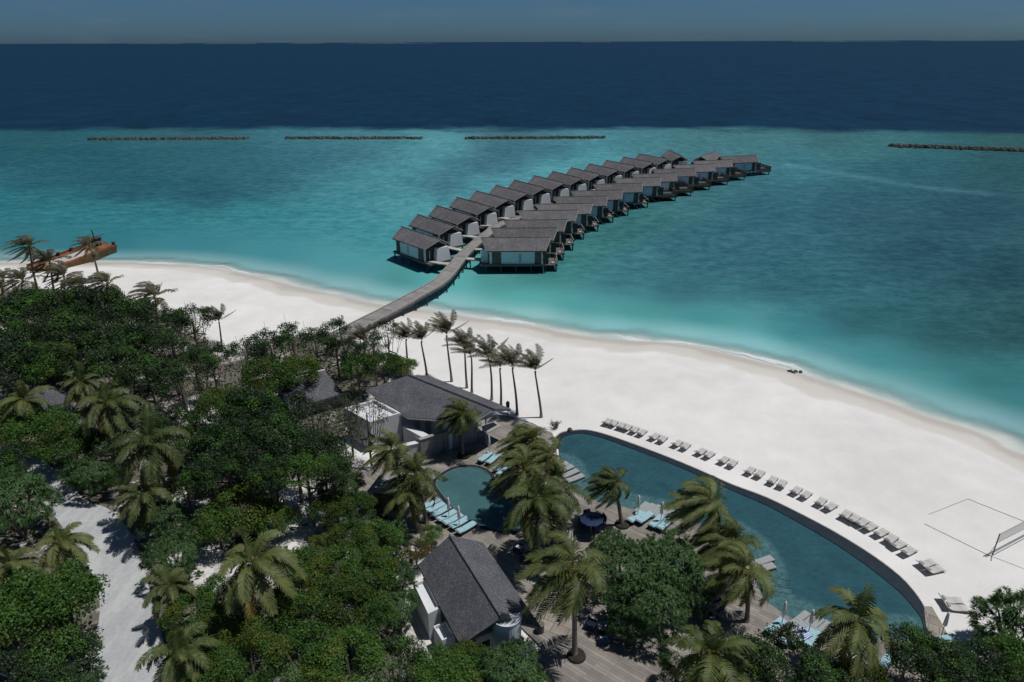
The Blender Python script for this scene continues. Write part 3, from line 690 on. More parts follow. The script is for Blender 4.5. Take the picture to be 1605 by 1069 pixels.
# ------------------------------------------------------------------ barge stranded at the left
M['sandload'] = plain('damp_sand', (.42, .41, .39), .95, .2, .8)
def barge():
    A, B = G(88, 424, 1.), G(188, 386, 1.); ax = (B-A); Ln = ax.length; ang = math.atan2(ax.y, ax.x)
    o = empty('barge', (A.x, A.y, 0), ang); o.scale.z = .75; tag(o, 'rusty orange landing barge with pale sand covered deck, run aground on the beach', 'barge')
    Wd = 6.5
    prof = [(0, 0.0), (Ln*.06, -.0), (Ln, 0), (Ln, Wd), (0, Wd)]
    mb = MB(); bt = [(1.5, .6), (Ln-2.2, .6), (Ln-2.2, Wd-.6), (1.5, Wd-.6)]; tp = [(0, 0), (Ln-1.2, 0), (Ln, 1.5), (Ln, Wd-1.5), (Ln-1.2, Wd), (0, Wd)]
    mb.prism(tp, .1, 1.9, taper=1.04); mb.build('hull', M['hull'], o)
    mb = MB(); mb.box(.3, Ln*.97, .35, Wd-.35, 1.9, 1.98); mb.build('steel_deck', M['rust'], o)
    mb = MB(); mb.prism([(1.5, 1.6), (Ln*.35, 1.2), (Ln*.68, 1.5), (Ln*.72, Wd*.5), (Ln*.6, Wd-2.1), (Ln*.2, Wd-1.8), (1.2, Wd-2.5)], 1.98, 2.1, taper=.94); mb.build('sand_load', M['sandload'], o)
    mb = MB(); mb.box(-.1, Ln-1., -.12, .08, 1.7, 2.35); mb.box(0, Ln-1., Wd-.08, Wd+.12, 1.7, 2.5); mb.build('bulwark', M['rust'], o)
    mb = MB(); mb.box(Ln*.86, Ln*.86+1.3, Wd*.5, Wd*.5+1.6, 1.98, 4.2); mb.box(Ln*.86-.2, Ln*.86+1.5, Wd*.5-.2, Wd*.5+1.8, 4.2, 4.35); mb.build('wheelhouse', M['darktimber'], o)
    mb = MB(); mb.tube([(Ln*.87, Wd*.6, 4.3), (Ln*.86, Wd*.6, 6.8)], .14, 6); mb.tube([(Ln*.87, Wd*.6, 4.7), (Ln*.98, Wd*.5, 4.9)], .1, 5); mb.build('mast', M['darktimber'], o)
    for x, y in ((Ln*.2, Wd-.4), (Ln*.42, Wd-.4), (Ln*.62, Wd-.4), (Ln-1, .6)):
        mb = MB(); mb.tube([(x, y, 1.9), (x, y, 2.9)], [.3, .25], 8); mb.lathe([(.4, 2.8), (.4, 3.0)], 8, (x, y, 0)); mb.build('bollard', M['darktimber'], o)
    mb = MB(); mb.box(-3., 0, 2.2, Wd-2.2, .9, 1.2); mb.build('loading_ramp', M['hull'], o)
barge()

# ------------------------------------------------------------------ buildings on the island
# beach building with the big grey roof
RA, RB = G(641, 588, 6.6), G(773, 641, 6.6)
ux = (RB-RA).normalized(); uy = Vector((-ux.y, ux.x, 0))          # uy points away from the camera
bb = empty('pool_house', (RA.x, RA.y, GZ), math.atan2(ux.y, ux.x)); tag(bb, 'large pool house with grey shingle roof between the beach palms and the round pool', 'building')
LB = (RB-RA).length
def rayslope(px, py, tilt=.40):
    """point of the near roof slope seen at a pixel, in the house's own axes"""
    n = (Vector((0, 0, 1))-uy*tilt).normalized(); p = onplane(px, py, RA, n); d = p-RA
    return (d.dot(ux), d.dot(uy), p.z-GZ)
P1, P2, P3 = rayslope(574, 611), rayslope(640, 654), rayslope(742, 661)
zr = 6.6-GZ
mb = MB()
fa = (-.5, 3.6, zr-1.6); fb = (LB-.2, 3.2, zr-1.45)
top = [(0, 0, zr), P1, P2, P3, (LB, 0, zr), fb, fa]
bot = [(x, y, z-.28) for x, y, z in top]
mb.add(top+bot, [(0, 1, 2, 3, 4), (0, 4, 5, 6), (7, 11, 10, 9, 8), (7, 13, 12, 11), (1, 8, 9, 2), (2, 9, 10, 3), (3, 10, 11, 4), (4, 11, 12, 5), (5, 12, 13, 6), (6, 13, 7, 0), (0, 7, 8, 1)])
rf = mb.build('roof', M['roof'], bb)
mb = MB(); mb.tube([(-.1, 0, zr+.03), (LB+.1, 0, zr+.03)], .13, 6); mb.build('ridge_cap', M['roof'], rf)
mb = MB(); e = [Vector(p)-Vector((0, 0, .16)) for p in (P1, P2, P3)]; mb.tube(e+[Vector((LB, 0, zr-.16))], .1, 5); mb.build('fascia', M['greywall'], rf)
# walls under the near eave
c1, c2, c3, c4 = Vector((2.6, -2.6)), Vector((8.7, -2.6)), Vector((8.7, 2.1)), Vector((-1.6, 2.3)); zt = 3.75
mb = MB()
def wseg(A, B, h, th=.22):
    d_ = (B-A).normalized(); n_ = Vector((-d_.y, d_.x))*th; mb.prism([A, B, B+n_, A+n_], 0, h)
wseg(c1, c2-Vector((.23, 0)), zt); wseg(c2, c3, zt+.5); wseg(c3+Vector((-.23, 0)), c4, zt+.5); wseg(Vector((-1.6, -1.6)), c1+Vector((-.05, .3)), zt)
mb.build('wall', M['pale'], bb)
for k in range(3):
    A, B = c1.lerp(c2, .12+k*.3), c1.lerp(c2, .26+k*.3); d_ = (B-A).normalized(); n_ = Vector((d_.y, -d_.x))*.04; mb = MB(); mb.prism([A+n_, B+n_, B+n_*.05, A+n_*.05], .1, zt-.5); mb.build('door', M['glassblue'], bb)
mb = MB(); mb.tube([(LB-1.6, .6, 0), (LB-1.6, .6, zr-.5)], .07, 6); mb.build('post', M['greywall'], bb)
mb = MB(); mb.box(8.75, 8.79, -.8, 1.4, .05, 2.4); mb.build('door', M['dark'], bb)
# white cubic wing at the left
W1, W2, W3 = G(588, 659, 4.8), G(628, 647, 4.8), G(586, 625, 4.8)
e1 = (W2-W1); e2 = (W3-W2)
wg = empty('white_block', (W1.x, W1.y, GZ)); tag(wg, 'white flat roofed block with low parapet left of the grey roofed pool house', 'building')
a_ = W1-e1.normalized()*.6; q4 = [a_, W2, W2+(W3-W2).normalized()*4.6, a_+(W3-W2).normalized()*4.6]
q4 = [(p.x-W1.x, p.y-W1.y) for p in q4]
mb = MB(); mb.prism(q4, 0, 3.35); mb.build('wall', M['white'], wg)
mb = MB()
for i in range(4):
    A, B = Vector((*q4[i], 0)), Vector((*q4[(i+1) % 4], 0)); d_ = (B-A); l = d_.length; d_.normalize(); n_ = Vector((-d_.y, d_.x, 0))
    mt = Matrix(((d_.x, n_.x, 0, A.x), (d_.y, n_.y, 0, A.y), (0, 0, 1, 0), (0, 0, 0, 1))); mb.box(0 if i % 2 else .2, l if i % 2 else l-.2, 0, .2, 3.35, 3.8, mat=mt)
mb.build('parapet', M['white'], wg)
mb = MB(); c_ = [sum(p[0] for p in q4)/4, sum(p[1] for p in q4)/4]; mb.prism([(c_[0]+(p[0]-c_[0])*.88, c_[1]+(p[1]-c_[1])*.88) for p in q4], 3.35, 3.4); mb.build('flat_roof', M['white'], wg)
# courtyard wall in grey stone and its white return
def wallbox(name, A, B, z0, z1, th, mt, label=None, cat='wall', openings=()):
    d_ = Vector((B.x-A.x, B.y-A.y, 0)); l = d_.length; a = math.atan2(d_.y, d_.x); o = empty(name, (A.x, A.y, z0), a)
    mb = MB(); xs_ = [0]+[v*l for t in openings for v in t]+[l]
    for i in range(0, len(xs_), 2): mb.box(xs_[i], xs_[i+1], 0, th, 0, z1-z0)
    for t in openings: mb.box(t[0]*l, t[1]*l, 0, th, (z1-z0)*.86, z1-z0-.002)
    mb.build('wall', mt, o)
    mb = MB(); mb.box(-.05, l+.05, -.05, th+.05, z1-z0, z1-z0+.08); mb.build('coping', M['rimlight'] if mt is M['greywall'] else mt, o)
    for t in openings:
        mb = MB(); mb.box(t[0]*l, t[1]*l, th*.6, th*.7, 0, (z1-z0)*.86); mb.build('screen', M['glassblue'], o)
    if label: tag(o, label, cat)
    return o
wallbox('courtyard_wall', G(661, 719, GZ+.2), G(748, 691, GZ+.2), GZ, GZ+2.5, .35, M['greywall'], 'grey stone courtyard wall with glazed openings behind the single slim palm', openings=((.3, .4), (.47, .57), (.62, .7)))
wallbox('garden_wall', G(632, 680, GZ+1.5), G(668, 700, GZ+1.5), GZ, GZ+2.4, .7, M['white'], 'low thick white garden wall stepping down from the white block to the grey stone wall')
wallbox('terrace_wall', G(610, 726, GZ), G(662, 714, GZ), GZ, GZ+1.6, .5, M['white'], 'low white wall half hidden behind the palms left of the round pool')
o = empty('terrace_step', G(770, 668, PZ)); tag(o, 'pale stone landing slab beside the dark entrance mat of the pool house', 'step')
sq = Gp([(749, 688), (786, 668), (776, 661), (747, 671)], PZ)
mb = MB(); mb.prism([(p.x-o.location.x, p.y-o.location.y) for p in sq], 0, .12); mb.build('slab', M['rimlight'], o)
mb = MB(); cc = [sum(p.x for p in sq)/4-o.location.x, sum(p.y for p in sq)/4-o.location.y]
mb.prism([(cc[0]+(p.x-o.location.x-cc[0])*.62+.1, cc[1]+(p.y-o.location.y-cc[1])*.62+.25) for p in sq], .12, .14); mb.build('mat', M['dark'], o)

# bar building with the folded grey roof, near the camera
A1, A2 = G(705, 839, 6.2), G(786, 968, 6.2); ux2 = (A2-A1).normalized(); uy2 = Vector((ux2.y, -ux2.x, 0))
if uy2.x > 0: uy2 = -uy2       # uy2: towards the left slope
hb = empty('bar_building', (A1.x, A1.y, GZ), math.atan2(ux2.y, ux2.x)); tag(hb, 'small building with steep dark grey roof and white half round tower near the bottom', 'building')
LB2 = (A2-A1).length; ly = Vector((-ux2.y, ux2.x, 0)); zr = 6.2-GZ
def rl(px, py, z):
    p = G(px, py, z)-Vector((A1.x, A1.y, 0)); return (p.dot(ux2), p.dot(ly), z-GZ)
EL1, EL2 = rl(655, 885, 3.9), rl(722, 1012, 3.9); ER1, ER2 = rl(757, 850, 4.5), rl(849, 984, 4.3)
print('bar', LB2, EL1, EL2, ER1, ER2, 'house', LB, P1, P2, P3)
mb = MB(); top = [(0, 0, zr), (LB2, 0, zr), EL2, EL1, ER2, ER1]; bot = [(x, y, z-.25) for x, y, z in top]
def upf(vs, f):
    a, b, c = (Vector(vs[i]) for i in f[:3]); return f if (b-a).cross(c-a).z > 0 else f[::-1]
mb.add(top+bot, [upf(top, (0, 1, 2, 3)), upf(top, (0, 1, 4, 5)), (6, 7, 8, 9), (6, 7, 10, 11), (3, 2, 8, 9), (5, 4, 10, 11), (1, 2, 8, 7), (1, 7, 10, 4), (0, 6, 9, 3), (0, 5, 11, 6)])
rf = mb.build('roof', M['roof'], hb)
mb = MB(); mb.tube([(-.05, 0, zr+.02), (LB2+.05, 0, zr+.02)], .09, 6); mb.build('ridge_cap', M['roof'], rf)
wl, wr = EL1[1], ER1[1]; s_ = 1 if wl > 0 else -1
lo, hi = (min(wl, wr)+.9, max(wl, wr)-.9)
mb = MB(); mb.box(.9, LB2-.9, lo, lo+.2, 0, 2.9); mb.box(.9, LB2-.9, hi-.2, hi, 0, 2.9); mb.box(.9, 1.1, lo+.2, hi-.2, 0, 3.2); mb.box(LB2-1.1, LB2-.9, lo+.2, hi-.2, 0, 3.2); mb.build('wall', M['pale'], hb)
mb = MB(); mb.box(LB2-.9, LB2-.84, (lo+hi)/2-2.3, (lo+hi)/2-.6, 0, 2.6); mb.build('door', M['dark'], hb)
tp = rl(794, 964, 5.7); tr = 1.02; zt2 = 5.7-GZ
aim = math.atan2(*(lambda v: (v.y, v.x))(Vector((0, -1, 0))))-math.atan2(ux2.y, ux2.x)+R(10)
arc = [(tp[0]+tr*math.cos(aim-math.pi/2+math.pi*k/16), tp[1]+tr*math.sin(aim-math.pi/2+math.pi*k/16)) for k in range(17)]
mb = MB(); mb.prism(arc, 0, zt2-.1); tw = mb.build('round_tower', M['pale'], hb)
c_ = (sum(p[0] for p in arc)/17, sum(p[1] for p in arc)/17); mb = MB(); mb.prism([(c_[0]+(p[0]-c_[0])*1.05, c_[1]+(p[1]-c_[1])*1.05) for p in arc], zt2-.1, zt2); mb.build('cap', M['white'], tw)
mb = MB(); mb.lathe([(.28, 0), (.28, .9), (.32, .95)], 12, (*rl(847, 990, 1.2)[:2], 0)); mb.build('side_drum', M['timber'], hb)
def flatbox(px0, px1, px2, z, hgt, label, name='service_block'):
    """block whose top shows corners px0 (near), px1 (near right), px2 (far)"""
    a, b, c = (G(*p, z) for p in (px0, px1, px2)); o = empty(name, (a.x, a.y, GZ)); tag(o, label, 'wall block')
    d = a+(c-b); pts = [(p.x-a.x, p.y-a.y) for p in (a, b, c, d)]; mb = MB(); mb.prism(pts, 0, z-GZ-.3); mb.build('wall', M['white'], o)
    cx, cy = sum(p[0] for p in pts)/4, sum(p[1] for p in pts)/4; mb = MB()
    A = sum(pts[i][0]*pts[(i+1) % 4][1]-pts[(i+1) % 4][0]*pts[i][1] for i in range(4)); pts = pts if A > 0 else pts[::-1]
    ins = [(cx+(p[0]-cx)*.86, cy+(p[1]-cy)*.86) for p in pts]; vs = []
    for p, q_ in zip(pts, ins): vs += [(p[0], p[1], z-GZ), (q_[0], q_[1], z-GZ), (q_[0], q_[1], z-GZ-.3), (p[0], p[1], z-GZ-.3)]
    fs = [(i*4+k, i*4+(k+1) % 4, (i+1) % 4*4+(k+1) % 4, (i+1) % 4*4+k) for i in range(4) for k in (0, 1, 3)]
    mb.add(vs, fs); mb.build('parapet', M['white'], o); return o
flatbox((671, 962), (690, 953), (666, 905), 3.6, .3, 'long white walled service block tucked under the left eave of the bar building')
flatbox((693, 1004), (713, 995), (699, 973), 2.9, .3, 'small square white service block at the front left corner of the bar building')
pd = Gp([(632, 985), (652, 972), (668, 1010), (655, 1030), (628, 1010)], 1.05)
tag(sheet('service_yard', pd, 1.05, M['walk']), kind='structure')

def gazebo(px, py, w, z, label, wallm='pale', name='garden_pavilion'):
    c = G(px, py, z); o = empty(name, (c.x, c.y, GZ), R(20)); tag(o, label, 'pavilion')
    mb = MB(); h = w/2; mb.add([(-h, -h, z-GZ-1.3), (h, -h, z-GZ-1.3), (h, h, z-GZ-1.3), (-h, h, z-GZ-1.3), (0, 0, z-GZ+.9), (-h, -h, z-GZ-1.5), (h, -h, z-GZ-1.5), (h, h, z-GZ-1.5), (-h, h, z-GZ-1.5)],
        [(0, 1, 4), (1, 2, 4), (2, 3, 4), (3, 0, 4), (8, 7, 6, 5), (0, 5, 6, 1), (1, 6, 7, 2), (2, 7, 8, 3), (3, 8, 5, 0)]); mb.build('roof', M['roof'], o)
    mb = MB(); h -= .7; mb.box(-h, h, -h, h, 0, z-GZ-1.5); mb.build('wall', M[wallm], o)
    mb = MB(); mb.box(-.5, .5, -h-.05, -h, .05, 2.1); mb.build('door', M['darktimber'], o)
gazebo(62, 612, 5.5, 5., 'small pavilion with a pyramid grey roof half hidden among dark trees at far left')
# hidden roof with a pale ridge under the grey trees
ha, hb2 = G(436, 600, 4.4), G(508, 580, 4.4); d_ = (hb2-ha).normalized(); o = empty('garden_house', (ha.x, ha.y, GZ), math.atan2(d_.y, d_.x)); tag(o, 'low house with dark roof and thin pale ridge hidden by trees near the pool house', 'building')
l = (hb2-ha).length; mb = MB(); mb.add([(0, 0, 3.4), (l, 0, 3.4), (l+.5, -4.5, 1.9), (-.5, -4.5, 1.9), (l, 3, 2.4), (0, 3, 2.4), (0, 0, 3.2), (l, 0, 3.2), (l+.5, -4.5, 1.7), (-.5, -4.5, 1.7), (l, 3, 2.2), (0, 3, 2.2)],
    [(0, 3, 2, 1), (0, 1, 4, 5), (6, 7, 8, 9), (6, 11, 10, 7), (3, 9, 8, 2), (5, 4, 10, 11), (1, 2, 8, 7), (1, 7, 10, 4), (0, 6, 9, 3), (0, 5, 11, 6)]); r_ = mb.build('roof', M['roof'], o)
mb = MB(); mb.tube([(-.1, 0, 3.44), (l+.1, 0, 3.44)], .1, 5); mb.build('ridge_cap', M['white'], r_)
mb = MB(); mb.box(.4, l-.4, -3.6, 2.3, 0, 1.95); mb.build('wall', M['greywall'], o)
o = empty('dark_hut', G(613, 790, GZ), R(-15)); tag(o, 'small dark timber hut in the shade left of the leaning palms by the round pool', 'hut')
mb = MB(); mb.box(-1.3, 1.3, -1, 1, 0, 2.1); mb.build('wall', M['darktimber'], o); mb = MB(); mb.box(-1.6, 1.6, -1.3, 1.3, 2.1, 2.25); mb.build('roof', M['greywall'], o); mb = MB(); mb.box(-.4, .4, -1.05, -1, .02, 1.8); mb.build('door', M['timber'], o)

# ------------------------------------------------------------------ loungers, parasols and small things
def bevelbox(mb, x0, x1, y0, y1, z0, z1, b=.03, mat=None):
    mb.prism([(x0, y0), (x1, y0), (x1, y1), (x0, y1)], z0, z1-b) if mat is None else None
    vs = [(x0, y0, z0), (x1, y0, z0), (x1, y1, z0), (x0, y1, z0), (x0, y0, z1-b), (x1, y0, z1-b), (x1, y1, z1-b), (x0, y1, z1-b), (x0+b, y0+b, z1), (x1-b, y0+b, z1), (x1-b, y1-b, z1), (x0+b, y1-b, z1)]
    if mat is None: return
    mb.add([mat@Vector(p) for p in vs], [(3, 2, 1, 0), (0, 1, 5, 4), (1, 2, 6, 5), (2, 3, 7, 6), (3, 0, 4, 7), (4, 5, 9, 8), (5, 6, 10, 9), (6, 7, 11, 10), (7, 4, 8, 11), (8, 9, 10, 11)])
def cushion_lounger(cm, fr, raised, L=2.05, name='sun_lounger', zb=.26):
    """foot end +x, head end -x"""
    o = empty(name); I = Matrix.Identity(4); s = .62
    mb = MB(); bevelbox(mb, -L/2+.65, L/2, -.34, .34, zb+.06, zb+.17, .04, I); mb.build('seat', cm, o)
    T = Matrix.Translation((-L/2+.65, 0, zb+.06))@Matrix.Rotation(R(raised), 4, 'Y'); mb = MB(); bevelbox(mb, -.78, 0, -.34, .34, 0, .11, .04, T); bk = mb.build('backrest', cm, o)
    mb = MB(); bevelbox(mb, -.74, -.52, -.26, .26, .11, .18, .03, T); mb.build('headrest', cm, bk)
    mb = MB(); mb.box(-L/2+.05, L/2-.03, -.36, .36, zb, zb+.055); mb.build('frame', fr, o)
    for x in (-L/2+.15, L/2-.12):
        for y in (-.32, .32): mb = MB(); mb.box(x-.04, x+.04, y-.04, y+.04, 0, zb); mb.build('leg', fr, o)
    return o
blue0 = cushion_lounger(M['blue'], M['frame'], 10)
ledge0 = cushion_lounger(M['greycush'], M['greytimber'], 6, zb=.1)
def beach_lounger():
    """curved sling lounger on a low frame, back raised steeply, +x foot"""
    o = empty('beach_lounger'); pr = [(-1.0, .62), (-.74, .42), (-.45, .26), (-.2, .22), (.15, .25), (.45, .33), (.7, .31), (1.0, .2)]
    mb = MB(); vs = []
    for x, z in pr: vs += [(x, -.36, z), (x, .36, z), (x, .36, z-.05), (x, -.36, z-.05)]
    fs = [(i*4+k, i*4+(k+1) % 4, (i+1)*4+(k+1) % 4, (i+1)*4+k) for i in range(len(pr)-1) for k in range(4)]+[(0, 1, 2, 3), (len(vs)-1, len(vs)-2, len(vs)-3, len(vs)-4)]
    mb.add(vs, [f_[::-1] for f_ in fs]); mb.build('sling', M['beachframe'], o)
    mb = MB()
    for y in (-.38, .38): mb.tube([(-1.02, y, .65), (-.74, y, .39), (-.45, y, .22), (.15, y, .21), (.7, y, .28), (1.03, y, .17)], .028, 5)
    mb.tube([(-1.02, -.38, .65), (-1.02, .38, .65)], .03, 5); mb.build('frame', M['beachleg'], o)
    for x in (-.5, .65):
        for y in (-.38, .38): mb = MB(); mb.tube([(x, y, 0), (x, y, .24)], .03, 5); mb.build('leg', M['beachleg'], o)
    mb = MB(); bevelbox(mb, -.84, -.62, -.24, .24, .0, .08, .02, Matrix.Translation((.05, 0, .52))@Matrix.Rotation(R(0), 4, 'Y')); mb.build('head_pillow', M['greycush'], o)
    return o
M['beachleg'] = plain('grey_beach_frame', (.26, .25, .235), .8, .1, 4)
beach0 = beach_lounger(); used = set()
def put(proto, loc, rz, label, group=None, cat='sun lounger', sc=1.):
    if proto.name in used: o = copy_tree(proto)
    else: o = proto; used.add(proto.name)
    o.location = loc; o.rotation_euler.z = rz; o.scale = (sc,)*3; tag(o, label, cat, group); return o
pairs = [(956.7, 662), (978, 668.4), (1000, 675.6), (1032, 686), (1068, 697), (1105, 710), (1141, 723.6), (1183, 740), (1218, 755.3), (1255.5, 772), (1294, 790), (1332, 809.5), (1357, 822), (1388.6, 839.5), (1416, 858.6), (1458.5, 887.5), (1495, 946)]
OP = np.array([np.array(p[:2]) for p in outer])
for i, p in enumerate(pairs):
    c = G(*p, GZ+.25); k = int(np.argmin(np.hypot(*(OP-np.array(c[:2])).T))); k = min(max(k, 2), len(OP)-3); t = OP[k+2]-OP[k-2]; t /= np.linalg.norm(t)
    ang = math.atan2(t[1], t[0])+math.pi/2; tv = Vector((t[0], t[1], 0)); sp_ = .38 if i in (0, 1, 11, 12, 15, 16) else .47
    for s, nm in ((-1, 'left'), (1, 'right')):
        l = c+tv*sp_*s*1.02; l.z = GZ
        put(beach0, l, ang+random.uniform(-.09, .09), f'grey beach lounger, {nm} one of the {ORD[i]} pair from the far end', 'grey loungers in pairs on the sand', sc=.9)
def axis_ang(a, b, z):
    p, q_ = G(*a, z), G(*b, z); return math.atan2(q_.y-p.y, q_.x-p.x)
# around the small pool
a7 = axis_ang((724, 833), (741.5, 822.5), PZ+.3)
for i, p in enumerate([(675.5, 789.5), (682.5, 796), (691.5, 801.5), (701, 808.5), (710.5, 814), (721, 819.5), (731.5, 827)]):
    c = G(*p, PZ+.3); c.z = PZ
    put(blue0, c, a7+random.uniform(-.04, .04), f'pale blue lounger, {ORD[i]} from the left in the tight row by the round pool', 'blue loungers in a row by the round pool')
a4 = axis_ang((753, 722), (768, 709), PZ+.3)
for i, (p, lb) in enumerate([((760.5, 716.5), 'pale blue lounger nearest the closed parasol above the round pool'), ((772.5, 719.5), 'pale blue lounger just right of the one under the closed parasol above the round pool'),
                             ((784.5, 730.5), 'blue lounger under the big palm cluster, upper of two right of the round pool'), ((790, 738), 'blue lounger under the big palm cluster, lower of two right of the round pool')]):
    c = G(*p, PZ+.3); c.z = PZ; put(blue0, c, a4+random.uniform(-.05, .05), lb, 'blue loungers by the pools')
def rown(pts, proto, a, b, fmt, grp, z=PZ):
    an = axis_ang(a, b, z+.25)
    for i, p in enumerate(pts):
        c = G(*p, z+.25); c.z = z; put(proto, c, an+random.uniform(-.05, .05), fmt.format(ORD[i]), grp)
rown([(1007, 795), (1017, 797.5), (1027, 800), (1037.5, 802.5), (1048.5, 805), (1058, 808)], ledge0, (1001, 800), (1014, 789), 'grey lounger in the middle group on the long pool ledge, {} from the left', 'grey loungers on the shallow pool ledge', PZ-.05)
rown([(878, 729), (886, 734), (894, 741), (902, 748.5)], ledge0, (895, 752), (911, 745), 'grey lounger on the pool ledge beside the palm cluster, {} from the top', 'grey loungers on the shallow pool ledge', PZ-.05)
rown([(1255.5, 969), (1267, 973), (1278, 979), (1289, 984.5), (1300, 990)], ledge0, (1248, 974), (1262, 963), 'pale lounger on the lower pool ledge by the closed parasol, {} from the left', 'grey loungers on the shallow pool ledge', PZ-.05)
rown([(1196, 878), (1198, 889)], ledge0, (1188, 886), (1202, 882), 'grey lounger on the pool ledge right of the wind blown palms, {} from the top', 'grey loungers on the shallow pool ledge', PZ-.05)
rown([(997, 811), (1011, 812)], blue0, (988, 818), (1006, 805), 'pale blue lounger with dark legs beside the slim palm, {} from the left', 'blue loungers by the pools')
rown([(1029, 818), (1042, 822)], blue0, (1022, 826), (1036, 812), 'pale blue lounger just above the big green shrub island, {} from the left', 'blue loungers by the pools')
rown([(1216, 982)], blue0, (1207, 988), (1226, 974), 'pale blue lounger right beside the closed parasol on the lower deck', 'blue loungers by the pools')
rown([(1237, 998), (1261, 998), (1276, 1004)], blue0, (1230, 1004), (1246, 990), 'blue lounger on the lower deck behind the dark shrubs, {} from the left', 'blue loungers by the pools')
rown([(1338, 1022), (1392, 1034)], blue0, (1335, 1030), (1346, 1018), 'pale blue lounger in the shade below the bottom right palm, {} from the left', 'blue loungers by the pools')
rown([(1480, 1004)], blue0, (1468, 1006), (1492, 1002), 'pale blue lounger alone on the stone corner at the end of the long pool', 'blue loungers by the pools')

def parasol():
    o = empty('closed_parasol'); mb = MB(); mb.tube([(0, 0, 0), (0, 0, 2.6)], .03, 6); mb.build('pole', M['greywall'], o)
    mb = MB(); mb.lathe([(.05, 1.2), (.15, 1.3), (.13, 1.9), (.09, 2.4), (.03, 2.6)], 9); mb.build('canopy', M['cloth'], o, smooth=True)
    mb = MB(); mb.lathe([(.3, 0), (.3, .07), (.05, .1)], 10); mb.build('base', M['greywall'], o); return o
par0 = parasol()
for px, lb in [((704, 815), 'closed white parasol, left of two by the row of blue loungers'), ((720, 829), 'closed white parasol, right of two by the row of blue loungers'),
               ((767, 715), 'closed white parasol standing by the blue loungers above the round pool'), ((1035, 822), 'closed white parasol between the ledge loungers and the big green shrub'),
               ((999, 812), 'closed white parasol near the slim palm, beside the first ledge lounger'), ((1224, 983), 'closed white parasol on the lower deck beside the deck edge'),
               ((1266, 996), 'closed parasol behind the blue loungers on the lower deck'), ((1474, 1000), 'closed grey parasol on the stone corner at the end of the long pool')]:
    c = G(*px, PZ); put(par0, c, 0, lb, 'closed parasols by the pools', 'parasol')
def chair0_():
    o = empty('armchair'); mb = MB(); bevelbox(mb, -.3, .3, -.3, .3, .3, .46, .04, Matrix.Identity(4)); mb.build('seat', M['cloth'], o)
    mb = MB(); mb.box(-.34, -.26, -.34, .34, .25, .8); mb.box(-.26, .32, -.36, -.29, .25, .6); mb.box(-.26, .32, .29, .36, .25, .6); mb.build('backrest', M['navy'], o)
    for x in (-.28, .28):
        for y in (-.28, .28): mb = MB(); mb.box(x-.03, x+.03, y-.03, y+.03, 0, .3); mb.build('leg', M['frame'], o)
    return o
def table_():
    o = empty('round_table'); mb = MB(); mb.lathe([(.42, .7), (.44, .72), (.44, .75), (.42, .76)], 20); mb.build('tabletop', M['rimlight'], o); mb = MB(); mb.tube([(0, 0, .02), (0, 0, .7)], .04, 8); mb.build('leg', M['frame'], o)
    mb = MB(); mb.lathe([(.26, 0), (.26, .03)], 14); mb.build('base', M['frame'], o); return o
ch0, tb0 = chair0_(), table_()
for gi, (px, lb) in enumerate([((944, 992), 'on the sunny deck below the big green shrub'), ((828, 868), 'in palm shade beside the tall coconut palm'), ((928, 822), 'in palm shade left of the slim palm by the long pool'), ((1112, 962), 'in the shade below the wind blown palms'), ((880, 850), 'between the coconut palm and the big green shrub')]):
    c = G(*px, PZ); n = [3, 4, 4, 3, 3][gi]
    put(tb0, c, 0, f'small round table {lb}', 'small round tables on the deck', 'table')
    for j in range(n):
        a = j*2*math.pi/n+gi*.7+.5; put(ch0, c+Vector((math.cos(a), math.sin(a), 0))*.95, a+math.pi, f'navy armchair {lb}', f'navy armchairs {lb}', 'armchair')
# open navy parasols in the palm shade
def openparasol():
    o = empty('open_parasol'); mb = MB(); mb.tube([(0, 0, 0), (0, 0, 2.6)], .035, 6); mb.build('pole', M['greywall'], o)
    mb = MB(); n = 8; vs = [(0, 0, 2.75)]+[(1.35*math.cos(k*math.pi/4), 1.35*math.sin(k*math.pi/4), 2.2) for k in range(n)]+[(0, 0, 2.7)]+[(1.33*math.cos(k*math.pi/4), 1.33*math.sin(k*math.pi/4), 2.15) for k in range(n)]
    mb.add(vs, [(0, 1+k, 1+(k+1) % n) for k in range(n)]+[(9, 10+(k+1) % n, 10+k) for k in range(n)]+[(1+k, 10+k, 10+(k+1) % n, 1+(k+1) % n) for k in range(n)]); mb.build('canopy', M['navy'], o); return o
op0 = openparasol()
put(op0, G(926, 838, PZ), .3, 'open navy parasol in palm shade left of the slim palm by the long pool', 'open navy parasols', 'parasol', .8)
